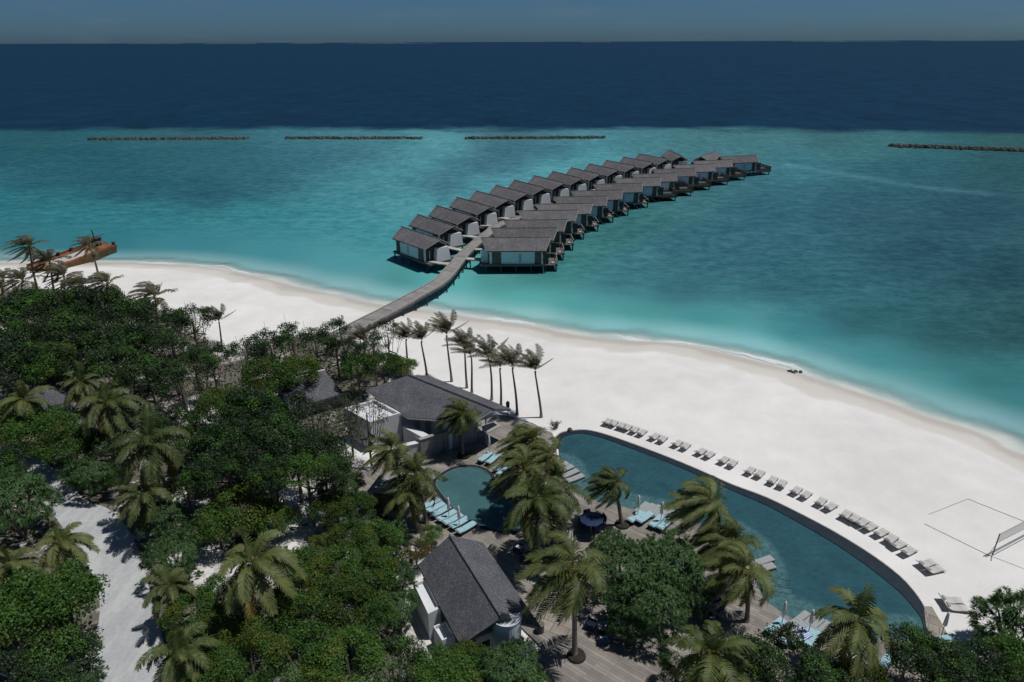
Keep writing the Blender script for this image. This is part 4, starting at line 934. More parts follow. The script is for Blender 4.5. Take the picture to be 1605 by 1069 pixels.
# striped towel and the sunbather
c = G(1250, 996, PZ+.45); c.z = PZ+.47
mb = MB(); n = 9
for i in range(n):
    for j in range(n): mb.v.append((-.95+1.9*i/(n-1), -.6+1.2*j/(n-1), .05*math.sin(i*1.1+j)+.03*math.cos(j*2.1)))
for i in range(n-1):
    for j in range(n-1): a = i*n+j; mb.f.append((a, a+n, a+n+1, a+1)); mb.mi.append(0)
o = mb.build('towel', M['towel'], smooth=True); o.location = c; o.rotation_euler = (0, 0, .5); tag(o, 'crumpled blue and white striped towel lying over the loungers on the lower deck', 'towel')
md = o.modifiers.new('thick', 'SOLIDIFY'); md.thickness = .02
def person_lying():
    J = {'pel': (0, 0, .12), 'che': (-.28, 0, .15), 'neck': (-.5, 0, .17), 'head': (-.62, 0, .2), 'top': (-.74, 0, .22),
         'hl': (.02, .1, .12), 'kl': (.42, .13, .3), 'al': (.78, .12, .1), 'tl': (.84, .12, .2), 'hr': (.02, -.1, .12), 'kr': (.46, -.12, .13), 'ar': (.88, -.12, .1), 'tr': (.92, -.12, .2),
         'sl': (-.42, .18, .16), 'el': (-.2, .3, .12), 'wl': (.0, .24, .12), 'fl': (.08, .22, .12), 'sr': (-.42, -.18, .16), 'er': (-.5, -.4, .12), 'wr': (-.66, -.28, .12), 'fr': (-.72, -.2, .14)}
    Rr = dict(pel=.14, che=.15, neck=.06, head=.1, top=.06, hl=.09, kl=.065, al=.045, tl=.035, hr=.09, kr=.065, ar=.045, tr=.035, sl=.07, el=.045, wl=.032, fl=.035, sr=.07, er=.045, wr=.032, fr=.035)
    E = [('pel', 'che'), ('che', 'neck'), ('neck', 'head'), ('head', 'top'), ('pel', 'hl'), ('hl', 'kl'), ('kl', 'al'), ('al', 'tl'), ('pel', 'hr'), ('hr', 'kr'), ('kr', 'ar'), ('ar', 'tr'), ('che', 'sl'), ('sl', 'el'), ('el', 'wl'), ('wl', 'fl'), ('che', 'sr'), ('sr', 'er'), ('er', 'wr'), ('wr', 'fr')]
    ks = list(J); me = bpy.data.meshes.new('body'); me.from_pydata([J[k] for k in ks], [(ks.index(a), ks.index(b)) for a, b in E], []); me.materials.append(M['skin'])
    b = link('body', me); b.modifiers.new('skin', 'SKIN'); ss = b.modifiers.new('sub', 'SUBSURF'); ss.levels = 1; ss.render_levels = 1
    for k, v in zip(ks, me.skin_vertices[0].data): v.radius = (Rr[k], Rr[k]); v.use_root = (k == 'pel')
    return b
o = empty('person', G(1234, 997, PZ+.5)); o.location.z = PZ+.42; o.rotation_euler.z = 2.6; tag(o, 'person sunbathing on a lounger next to the striped towel, dark hair and swimwear', 'person')
b = person_lying(); b.parent = o
mb = MB(); mb.lathe([(.02, -.1), (.11, -.05), (.125, .03), (.09, .1), (.02, .13)], 10, (-.7, 0, .2)); mb.build('hair', M['hair'], o, smooth=True)
mb = MB(); mb.lathe([(.16, -.11), (.18, 0), (.15, .1)], 12, (0, 0, 0)); sw = mb.build('swimwear', M['navy'], o, smooth=True); sw.rotation_euler = (0, R(90), 0); sw.location = (.0, 0, .13)

# volleyball court
o = empty('volleyball_court', G(1502, 790, GZ)); tag(o, 'beach volleyball court marked out with thin tape lines on the sand', 'court')
def tape(a, b, w=.03):
    p, q_ = G(*a, GZ+.02), G(*b, GZ+.02); mb = MB(); n = 14; d_ = (q_-p).normalized(); nn = Vector((-d_.y, d_.x, 0))
    L = [p.lerp(q_, i/n)+nn*.012*math.sin(i*1.7) for i in range(n+1)]; mb.tube([Vector((v.x, v.y, GZ+.02)) for v in L], w, 4); mb.build('boundary_tape', M['rope'], o)
tape((1456, 806), (1517, 782)); tape((1449, 821), (1551, 871)); tape((1517, 782), (1612, 820)); tape((1557, 873), (1640, 905), .018); rel(o)
p1, p2 = G(1555, 871, GZ), G(1655, 818, GZ)
o = empty('volleyball_net', p1); tag(o, 'volleyball net on slim posts stretching off the right edge of the beach court', 'net')
d_ = p2-p1; o.rotation_euler.z = math.atan2(d_.y, d_.x); l = d_.length
for x in (0, l): mb = MB(); mb.tube([(x, 0, 0), (x, 0, 2.35)], .05, 7); mb.build('post', M['timber'], o)
mb = MB(); mb.box(.05, l-.05, -.008, .008, 1.35, 2.3); mb.build('net', M['net'], o)
mb = MB(); mb.tube([(0, 0, 2.32), (l, 0, 2.32)], .03, 5); mb.tube([(0, 0, 1.33), (l, 0, 1.33)], .02, 5); mb.tube([(0, 0, .04), (l, 0, .04)], .04, 4); mb.build('top_tape', M['rope'], o)
mb = MB(); mb.tube([(0, 0, .06), (-.75, -.35, .02)], .05, 5); mb.tube([(0, 0, 1.2), (-.7, .1, .02)], .02, 4); mb.build('guy_line', M['rope'], o)
# lantern post, sign, rock, pool rail
o = empty('lantern_post', G(796, 656, GZ)); tag(o, 'thin post with a dark lantern box on the sand between the beach palms', 'lantern')
mb = MB(); mb.tube([(0, 0, 0), (0, 0, 1.5)], .05, 6); mb.build('post', M['darktimber'], o); mb = MB(); mb.prism([(-.2, -.2), (.2, -.2), (.2, .2), (-.2, .2)], 1.5, 2.1, taper=1.1); mb.prism([(-.2, -.2), (.2, -.2), (.2, .2), (-.2, .2)], 2.11, 2.35, taper=.2); mb.build('lantern', M['darktimber'], o)
o = empty('sign_post', G(1521, 1014, GZ)); tag(o, 'small post with a round head on the sand above the bottom right shrubs', 'post')
mb = MB(); mb.tube([(0, 0, 0), (0, 0, 1.3)], .05, 6); mb.build('post', M['timber'], o); mb = MB(); mb.lathe([(.08, 1.2), (.22, 1.3), (.24, 1.45), (.1, 1.55)], 10); mb.build('lamp_head', M['greywall'], o)
mb = MB(); r_ = random.Random(3)
for i in range(9):
    c = Vector((r_.uniform(-1, 1), r_.uniform(-.3, .3), 0)); s = r_.uniform(.15, .35); mb.lathe([(s, -.1), (s*.9, s*.4), (s*.4, s*.8)], 6, c)
o = mb.build('shore_rock', M['rock']); o.location = G(1247, 583, .1); tag(o, 'small dark rock at the foam line on the right part of the beach', 'rock')
p, q_ = G(1187, 921, PZ), G(1243, 930, PZ); o = empty('pool_rail', p); tag(o, 'thin metal hand rail standing in the long pool near the steps', 'rail')
mb = MB(); q2 = q_-p
for f_ in (0, 1): mb.tube([Vector((0, 0, -.2)), Vector((0, 0, .5+f_*.0)), Vector((q2.x, q2.y, .45)), Vector((q2.x, q2.y, -.2))] if f_ == 0 else [Vector((.2, 1., -.2)), Vector((.2, 1., .5)), Vector((q2.x, q2.y+.9, .45)), Vector((q2.x, q2.y+.9, -.2))], .025, 5)
mb.build('rail', M['rim'], o)
o = empty('stool', G(893, 678, GZ)); tag(o, 'small dark drum on the sand at the far tip of the long pool', 'drum'); mb = MB(); mb.lathe([(.26, 0), (.32, .25), (.26, .5), (.2, .52)], 12); mb.build('drum', M['timber'], o)
mb = MB(); mb.lathe([(.2, .52), (.2, .56), (.02, .58)], 12); mb.build('lid', M['darktimber'], o)

# ------------------------------------------------------------------ vegetation
def np_mesh(name, V, quads, mats, mi=None):
    """V: (n,4,3) quads, or list of tris handled as degenerate-free quads"""
    me = bpy.data.meshes.new(name); n = len(V); me.vertices.add(n*4); me.vertices.foreach_set('co', V.reshape(-1).astype(np.float32))
    me.loops.add(n*4); me.loops.foreach_set('vertex_index', np.arange(n*4, dtype=np.int32)); me.polygons.add(n)
    me.polygons.foreach_set('loop_start', np.arange(0, n*4, 4, dtype=np.int32)); me.polygons.foreach_set('loop_total', np.full(n, 4, np.int32))
    for mt in mats: me.materials.append(mt)
    if mi is not None: me.polygons.foreach_set('material_index', mi.astype(np.int32))
    me.update(calc_edges=True); return me
def unit(a): return a/np.maximum(np.linalg.norm(a, axis=-1, keepdims=True), 1e-9)
def leaf_quads(P, Dr, Nn, L, Wd):
    """diamond leaves folded along nothing: P base, Dr direction, Nn normal"""
    S = unit(np.cross(Dr, Nn)); L = L[:, None]; Wd = Wd[:, None]
    return np.stack([P, P+Dr*L*.5+S*Wd*.5, P+Dr*L, P+Dr*L*.5-S*Wd*.5], 1)
def broad_crown(seed, mats, nl=34, per=330, leaf=.25, flat=.62, open_=.25, lobe=(.15, .36)):
    """unit-ish crown of radius 1 (scaled per tree by 4 m): irregular lobes of leaves"""
    g = np.random.default_rng(seed); quads = []; mi = []
    cs = []
    for i in range(nl):
        th = g.uniform(0, 2*np.pi); u = g.uniform(-.25, 1); rr = np.sqrt(max(0, 1-u*u*.8))*g.uniform(.55, 1.0)**.6
        cs.append((rr*np.cos(th)*4*(1+.15*np.sin(th*3+seed)), rr*np.sin(th)*4*(1+.15*np.cos(th*2+seed)), u*4*flat*g.uniform(.75, 1.1)))
    for c in cs:
        r_ = g.uniform(*lobe)*4; n = int(per*(r_/1.15)**2)
        d = unit(g.normal(size=(n, 3))); d[:, 2] = np.where(d[:, 2] < -.35, -d[:, 2], d[:, 2])
        bump_ = 1+.22*np.sin(d[:, 0]*5+seed)*np.sin(d[:, 1]*6)+.1*g.normal(size=n)
        P = np.array(c)+d*(r_*bump_)[:, None]*np.array([1, 1, .8])
        Dr = unit(d*.25+g.normal(size=(n, 3))*.65+np.array([0, 0, -.1])); Nn = unit(d+g.normal(size=(n, 3))*.3+np.array([0, 0, .4]))
        Nn = unit(Nn-Dr*np.sum(Nn*Dr, 1, keepdims=True))
        L = g.uniform(.7, 1.35, n)*leaf
        quads.append(leaf_quads(P, Dr, Nn, L, L*.62)); m_ = g.random()
        mi.append(np.where(g.random(n) < .02, min(1, len(mats)-1), 0) if m_ < .75 else np.full(n, min(1, len(mats)-1)))
    Q = np.concatenate(quads); me = np_mesh('crown', Q, None, mats, np.concatenate(mi)); return me, cs
def limbs_mesh(cs, h, seed, frac=.6, rad=.2, mt=None):
    mb = MB(); r_ = random.Random(seed); mb.tube([(0, 0, -h), (.12, .05, -h*.55), (0, 0, -h*.1), (0, 0, .6)], [rad*1.4, rad, rad*.8, rad*.4], 7)
    for c in cs[::max(1, int(len(cs)/12))]:
        z0 = -h*r_.uniform(.15, .6); m_ = (Vector((0, 0, z0))+Vector(c)*.5+Vector((r_.uniform(-.3, .3), r_.uniform(-.3, .3), -.3)))
        mb.tube([(0, 0, z0), m_, Vector(c)*.92], [rad*.5, rad*.32, rad*.1], 5, cap=False)
    return mb.build('trunk', mt or M['bark'], mesh_only=True)
def pandan_crown(seed, nros=150, blades=30, L=.85, flat=.72, mats=None):
    g = np.random.default_rng(seed); Q = []; n0 = nros
    for i in range(nros):
        th = g.uniform(0, 2*np.pi); u = g.uniform(-.5, 1); rr = np.sqrt(max(0, 1-u*u)); k = 1+.16*np.sin(th*3+seed)+.1*np.sin(u*7+seed)
        c = np.array([rr*np.cos(th), rr*np.sin(th), u*flat])*3.7*k*g.uniform(.82, 1.02); ax = unit(np.array([rr*np.cos(th), rr*np.sin(th), u+.4]))
        d = unit(ax*.55+g.normal(size=(blades, 3))*.6+np.array([-.12, 0, 0])); ln = g.uniform(.6, 1.15, blades)*L; S = unit(np.cross(d, ax+g.normal(size=3)*.1)); w = .038
        mid = c+d*ln[:, None]*.55; tip = c+d*ln[:, None]+np.array([0, 0, -.32])*ln[:, None]
        Q.append(np.stack([c-S*w*.6, c+S*w*.6, mid+S*w, mid-S*w], 1)); Q.append(np.stack([mid-S*w, mid+S*w, tip+S*.008, tip-S*.008], 1))
    return np_mesh('crown', np.concatenate(Q), None, mats or [M['pandan']])
def palm_crown(seed, nf=20, L=3.3, wind=(-1, .1, 0), k=.9, up=.25, leaflet=.95, mats=None, dense=34, wide=.05, emin=-25, emax=82):
    """fronds bent by wind and weight; leaflets hang from each rachis"""
    g = np.random.default_rng(seed); wv = np.array(wind, float); Q = []; mi = []
    for i in range(nf):
        az = 2*np.pi*(i*.381966+g.uniform(-.04, .04)); t_ = (i+.5)/nf; el = np.radians(emax+(emin-emax)*t_**.9+g.uniform(-6, 6)); Lf = L*g.uniform(.82, 1.1)*(.8 if t_ < .15 else 1)
        d = np.array([np.cos(az)*np.cos(el), np.sin(az)*np.cos(el), np.sin(el)]); p = np.array([0., 0, 0]); N_ = 16; pts = [p]; ds = [d]
        for s in range(N_):
            f_ = (s+1)/N_; d = unit(d+(np.array([0, 0, -1])*(.075+.05*(1-up))+wv*k*.13*(.4+f_))*1.15); p = p+d*Lf/N_; pts.append(p); ds.append(d)
        pts = np.array(pts); ds = np.array(ds); mtl = 0 if t_ < .86 else (1 if len(mats) > 1 and g.random() < .8 else 0)
        # rachis
        side = unit(np.cross(ds, np.array([0, 0, 1.])+.001)); w = np.linspace(.05, .012, N_+1)[:, None]
        Q.append(np.stack([pts[:-1]-side[:-1]*w[:-1], pts[:-1]+side[:-1]*w[:-1], pts[1:]+side[1:]*w[1:], pts[1:]-side[1:]*w[1:]], 1)); mi.append(np.full(N_, min(1, len(mats)-1)))
        s = np.linspace(.14, .995, dense); idx = s*N_; i0 = np.minimum(idx.astype(int), N_-1); fr = (idx-i0)[:, None]
        P = pts[i0]*(1-fr)+pts[i0+1]*fr; D_ = unit(ds[i0]*(1-fr)+ds[i0+1]*fr); S = unit(np.cross(D_, np.array([0, 0, 1.])+.001)); Un = unit(np.cross(S, D_))
        for sg in (-1, 1):
            ln = (leaflet*np.sin(np.pi*(.12+.8*s))**.7*g.uniform(.85, 1.12, dense))[:, None]
            dr = unit(S*sg*.8+D_*.55+Un*.15+wv*k*.45+g.normal(size=(dense, 3))*.07); mid = P+dr*ln*.5; dr2 = unit(dr+np.array([0, 0, -.75])+wv*k*.3); tip = mid+dr2*ln*.5
            wd = D_*wide
            Q.append(np.stack([P-wd*.6, P+wd*.6, mid+wd, mid-wd], 1)); Q.append(np.stack([mid-wd, mid+wd, tip+wd*.25, tip-wd*.25], 1)); mi += [np.full(dense, mtl)]*2
    return np_mesh('crown', np.concatenate(Q), None, mats, np.concatenate(mi))
PM = [M['palm'], M['palmyellow']]; PD = [M['palmdusty'], M['palmyellow']]
crowns = {
 'windy': [palm_crown(10+i, 24, 3.3, (-1, .15, .02), .72, .3, .8, PM, emin=-42, wide=.042, dense=40) for i in range(4)],
 'storm': [palm_crown(20+i, 26, 3.1, (-1, .1, 0.), 1.2, .4, .75, PM, emin=-30, wide=.042, dense=40) for i in range(3)],
 'calm': [palm_crown(30+i, 20, 3.3, (-1, .2, 0), .28, .3, .75, PM, dense=38) for i in range(4)],
 'beach': [palm_crown(40+i, 15, 3.3, (-1, .0, .2), .5, 1.6, .66, [M['palmdusty'], M['palmdusty']], dense=40, wide=.035, emin=34, emax=86) for i in range(4)],
 'dusty': [palm_crown(50+i, 19, 3.2, (-1, .1, .05), 1.25, .6, .75, PD) for i in range(3)],
}
NUT = plain('coconuts', (.22, .10, .03), .6, .3, 5)
def palm(kind, crown_px, base_px=None, h=8., sc=1., label='', group=None, lean=None, planter=False, name='palm_tree', i=[0]):
    i[0] += 1; r_ = random.Random(i[0]*13)
    if base_px:
        b = G(*base_px, GZ+.1)
        # height at which the crown stands over/near the base
        lo, hi = GZ+1, GZ+22
        for _ in range(40):
            z = (lo+hi)/2; y = proj(b.x, b.y+.0, z)[1]
            if y > crown_px[1]: lo = z
            else: hi = z
        t = G(crown_px[0], crown_px[1], z)
    else:
        t = G(*crown_px, GZ+h); b = Vector((t.x+(lean if lean is not None else r_.uniform(.2, 1.4)), t.y+r_.uniform(-.5, .5), GZ))
    b.z = GZ; o = empty(name, b); tag(o, label, 'palm tree', group); rel_ = t-b
    mb = MB(); n = 9; pts = []; bend = r_.uniform(.2, .5)
    for k in range(n+1):
        f_ = k/n; q_ = f_+bend*f_*(1-f_)*.6
        pts.append(Vector((rel_.x*f_**1.5+.12*math.sin(f_*3+i[0]), rel_.y*f_, rel_.z*q_ if k < n else rel_.z)))
    pts[-1] = rel_-Vector((0, 0, .15)); rd = [.21-.10*(k/n)+(.1 if k == 0 else 0) for k in range(n+1)]; rd[-1] = .16
    if kind == 'beach': rd = [x*.75 for x in rd]
    mb.tube([pts[0]-Vector((0, 0, .3))]+pts[1:], rd, 8); mb.build('trunk', M['palmbark'], o, smooth=True)
    c = link('crown', crowns[kind][i[0] % len(crowns[kind])], o); c.location = rel_; c.scale = (sc, sc, sc*r_.uniform(.92, 1.05)); c.rotation_euler.z = r_.uniform(-.35, .35) if kind not in ('calm',) else r_.uniform(-3, 3)
    c.rotation_euler.y = r_.uniform(-.08, .08)
    if kind == 'calm' or h > 8.5:
        mb = MB()
        for k in range(7): a = k*.9; mb.lathe([(.03, -.12), (.12, -.04), (.13, .05), (.04, .13)], 7, (.26*math.cos(a), .26*math.sin(a), -.35-.1*(k % 2)))
        q_ = mb.build('coconuts', NUT, o); q_.location = rel_
    if planter: mb = MB(); mb.lathe([(.72, 0), (.66, .16), (.4, .24), (.1, .3)], 14); q_ = mb.build('planting_bed', M['soil'], o); q_.location.z = PZ-GZ+.01
    return o
# beach row
row = [((637, 530), (638, 584)), ((661, 533), (668, 590)), ((700, 524), (708, 597)), ((727, 543), (733, 607)), ((737, 556), (741, 614)), ((765, 560), (771, 626)), ((784, 575), (784, 636)), ((804, 574), (809, 649)), ((839, 580), (848, 653))]
row_sc = [.8, .85, 1.05, .9, .85, 1.0, .95, .9, .95]
for i, (c, b) in enumerate(row):
    palm('beach', c, b, sc=row_sc[i], label=f'slim wind swept beach palm, {ORD[i]} from the left in the row on the sand', group='slim palms in a row on the beach')
rl_ = 'palm standing at the far left edge of the island, '
farp = [('dusty', (46, 386), (62, 462), 1.4, 'tall palm farthest left against the lagoon, its crown blown to the left'), ('dusty', (78, 412), (90, 475), 1.4, 'palm with a dark leaning trunk in front of the barge stern'),
        ('dusty', (140, 386), (157, 440), 1.25, 'tall thin palm standing in front of the orange barge'), ('dusty', (125, 447), (134, 500), 1.4, 'dusty palm just below the barge hull'), ('dusty', (168, 445), (172, 495), 1.35, 'dusty palm on the sand edge right of the barge'),
        ('dusty', (36, 440), (40, 490), 1.4, 'low green palm at far left below the tall farthest left palm'), ('dusty', (5, 438), (8, 480), 1.2, 'palm cut by the left frame edge near the barge'), ('dusty', (100, 434), (106, 485), 1.25, 'small palm between the leaning palm and the barge hull'),
        ('dusty', (242, 466), (250, 528), 1.45, 'large dusty palm towering over the far forest beside the white beach'), ('beach', (343, 503), (348, 550), .85, 'lone yellowish palm on the open sand beyond the forest'),
        ('beach', (570, 535), (575, 590), .8, 'thin palm at the landward end of the jetty'), ('beach', (532, 512), (541, 555), .5, 'small bare palm beside the jetty end above the forest')]
for kd, c, b, s, lb in farp: palm(kd, c, b, sc=s, label=lb)
near_p = [
 ('calm', (38, 628), None, 7.5, .95, 'palm beside the pyramid roofed pavilion, left of it'), ('calm', (128, 600), None, 7.5, .9, 'palm right of the pyramid roofed pavilion with drooping fronds'), ('calm', (170, 632), None, 8, 1.15, 'broad palm above the bright green trees at left, fronds spread evenly'),
 ('calm', (232, 695), None, 8.5, 1.3, 'largest spreading palm in the left forest, long arching fronds'), ('calm', (225, 775), None, 5, .95, 'low palm directly below the largest spreading palm in the left forest'),
 ('calm', (97, 850), None, 4.5, .85, 'palm leaning over the left side of the sandy track'), ('calm', (18, 885), None, 5, .85, 'yellow green palm at the left frame edge beside the track'), ('calm', (265, 918), None, 4, .75, 'small yellow tipped palm on the right side of the sandy track'),
 ('calm', (282, 1022), None, 5, .9, 'palm at the bottom left overhanging the right side of the track'), ('calm', (398, 882), None, 7.5, 1.15, 'dark hanging palm in the middle of the green shrubs'),
 ('windy', (613, 705), (632, 790), 7, .95, 'leaning palm in front of the white block'), ('windy', (652, 745), (666, 820), 7, 1.15, 'bushy palm at the left edge of the round pool'), ('calm', (640, 775), (655, 835), 6, .85, 'yellowish lower palm at the left edge of the round pool'),
 ('windy', (724, 650), (727, 716), 7, .95, 'single slim palm standing before the grey stone courtyard wall'),
 ('storm', (836, 690), (850, 768), 8, 1.25, 'uppermost palm of the dense cluster between the two pools'), ('storm', (862, 716), (880, 795), 8, 1.1, 'palm on the right side of the dense cluster between the two pools'), ('windy', (822, 733), (838, 815), 8, 1.1, 'palm on the left side of the dense cluster between the two pools'), ('windy', (880, 775), (884, 850), 7, .9, 'lower palm right of the coconut palm, over the deck'),
 ('calm', (843, 782), (843, 884), 8, 1.2, 'tall coconut palm with orange fruit stalks hanging over the round pool'),
 ('storm', (962, 758), (975, 824), 7, .95, 'slim palm blown to the left against the blue of the long pool'), ('windy', (896, 890), (903, 1030), 9, 1.25, 'big palm rising from a dark planting bed in front of the bar building'),
 ('storm', (1112, 790), (1130, 880), 8, 1.3, 'large bushy wind blown palm at the edge of the long pool'), ('windy', (1150, 850), (1158, 930), 7, .95, 'palm below the large bushy one, over the shallow pool ledge'), ('windy', (1165, 895), (1168, 975), 7, 1.05, 'palm over the lower deck right of the big green shrub'),
 ('windy', (1130, 850), (1128, 915), 6, .8, 'lower yellowish palm tucked under the large bushy palm'),
 ('calm', (1345, 975), (1346, 1062), 7, 1.05, 'palm at the bottom right in front of the lower pool end'), ('calm', (1115, 1025), None, 6, 1.1, 'palm rising from the bottom edge beside the lower deck'), ('calm', (1140, 1062), None, 4, .8, 'low palm at the bottom edge right of the lower deck')]
for kd, c, b, h, s, lb in near_p: palm(kd, c, b, h, s, lb, planter=lb.startswith(('single slim', 'big palm', 'tall coconut', 'slim palm')))

BC = {
 'dark': [broad_crown(60+i, [M['leafdark'], M['leafgreen']], 36, 290, .27) for i in range(3)],
 'green': [broad_crown(70+i, [M['leafgreen'], M['leaflight']], 40, 330, .25, .55) for i in range(4)],
 'light': [broad_crown(80+i, [M['leaflight'], M['leafgreen']], 36, 330, .25, .55) for i in range(2)],
 'grey': [broad_crown(90+i, [M['leafgrey'], M['leafdark']], 46, 85, .26, .75, lobe=(.14, .26)) for i in range(2)],
 'sparse': [broad_crown(94+i, [M['leafdark'], M['leafgreen']], 40, 210, .25, .8, lobe=(.13, .26)) for i in range(3)],
 'ochre': [broad_crown(99, [M['leafbrown'], M['leafgreen']], 34, 280, .25, .6)],
}
BP = {'pandan': [(pandan_crown(110+i, 380, 26, .62), None) for i in range(3)], 'tallpandan': [(pandan_crown(120, 420, 30, .75, 1.25), None)]}
trunks = {}
KIND = {'dark': ('broadleaf_tree', 'tree'), 'green': ('broadleaf_tree', 'tree'), 'light': ('broadleaf_tree', 'tree'), 'grey': ('sparse_tree', 'tree'), 'sparse': ('sparse_tree', 'tree'), 'ochre': ('ochre_shrub', 'shrub'), 'pandan': ('screw_pine_shrub', 'shrub'), 'tallpandan': ('screw_pine_shrub', 'shrub')}
def tree(kd, px, py, rpx, zc, label, group=None, squash=1., k=[0]):
    """crown centre seen at px,py at height zc above ground with a radius of rpx pixels"""
    k[0] += 1; r_ = random.Random(k[0]*31); lib = BC.get(kd) or BP[kd]; j = k[0] % len(lib); me, cs = lib[j]
    c = G(px, py, GZ+zc); dist = (c-Vector(CAMP)).length; rad = rpx*dist/F; nm, cat = KIND[kd]
    s = rad/5.3 if kd in BC else rad/4.8
    o = empty(nm, (c.x, c.y, GZ)); tag(o, label, cat, group)
    q_ = link('crown', me, o); q_.location = (0, 0, zc); q_.scale = (s, s, s*squash*r_.uniform(.9, 1.1)); q_.rotation_euler.z = r_.uniform(-3, 3) if kd in BC else r_.uniform(-.6, .6)
    if kd in BC:
        key = (kd, j)
        if key not in trunks: trunks[key] = limbs_mesh(cs, 4.5, j, mt=M['bark'])
        t = link('trunk', trunks[key], o); t.scale = (s, s, zc/4.5); t.location.z = zc*.98; t.rotation_euler.z = q_.rotation_euler.z
    else:
        if 'pt' not in trunks:
            mb = MB()
            for a in range(6): mb.tube([(0, 0, -4.2), (.9*math.cos(a), .9*math.sin(a), -2), (2.2*math.cos(a), 2.2*math.sin(a), .8)], [.2, .14, .1], 6)
            trunks['pt'] = mb.build('trunk', M['bark'], mesh_only=True)
        t = link('trunk', trunks['pt'], o); t.scale = (s, s, zc/4.2); t.location.z = zc
    return o
T = [
 # far forest, three rows (left to right)
 ('r1', 'dark', [(18, 492, 42), (62, 488, 40), (110, 486, 40), (158, 490, 42), (205, 500, 40), (262, 512, 36), (302, 506, 34, 'sparse'), (330, 560, 30, 'sparse')], 5.5, 'tree in the farthest row of the left forest, {} from the left'),
 ('r2', 'dark', [(10, 540, 44), (60, 536, 46, 'sparse'), (112, 530, 46), (165, 536, 46), (218, 545, 44), (268, 552, 40, 'sparse'), (305, 575, 38)], 6., 'tree in the second row of the left forest, {} from the left'),
 ('r3', 'dark', [(20, 586, 46), (78, 575, 44, 'green'), (128, 568, 46), (182, 578, 46), (232, 590, 42), (285, 610, 42, 'sparse')], 5.5, 'tree in the third row of the left forest, {} from the left'),
 ('r4', 'sparse', [(385, 562, 38), (425, 548, 38), (458, 534, 34), (495, 542, 36), (526, 534, 34), (558, 560, 26), (608, 528, 30), (585, 545, 24)], 5.5, 'open crowned tree, {} from the left in the line between beach and pool house'),
 ('r5', 'green', [(420, 592, 40), (470, 585, 36), (560, 580, 32), (600, 576, 34), (628, 575, 26)], 4.2, 'green tree, {} from the left in the line just behind the pool house'),
 ('r6', 'dark', [(345, 640, 36, 'green'), (388, 652, 42), (440, 650, 42), (350, 705, 44), (405, 712, 44), (460, 705, 42), (505, 712, 40), (490, 660, 36, 'grey'), (528, 690, 36, 'grey'), (575, 655, 34, 'grey'), (545, 640, 28, 'grey'), (330, 745, 34), (425, 685, 40), (365, 675, 38), (480, 740, 36, 'green'), (430, 745, 34), (520, 740, 30)], 6., '{} tree from the left in the {row} row of the thicket by the white block'),
]
rows = []
for key, kd, lst, zc, fmt in T:
    if key == 'r6':
        rows.append((key, kd, [t for t in lst if t[1] < 690], zc, fmt.replace('{row}', 'upper'))); rows.append((key, kd, [t for t in lst if t[1] >= 690], zc, fmt.replace('{row}', 'lower')))
    else: rows.append((key, kd, lst, zc, fmt))
for key, kd, lst, zc, fmt in rows:
    for i, t_ in enumerate(sorted(lst)):
        k_ = t_[3] if len(t_) > 3 else kd
        tree(k_, t_[0], t_[1], t_[2]*{'r6': 1.22, 'r5': 1.12, 'r4': 1.12}.get(key, 1.06), zc, fmt.format(ORD[i]), 'trees of the left forest')
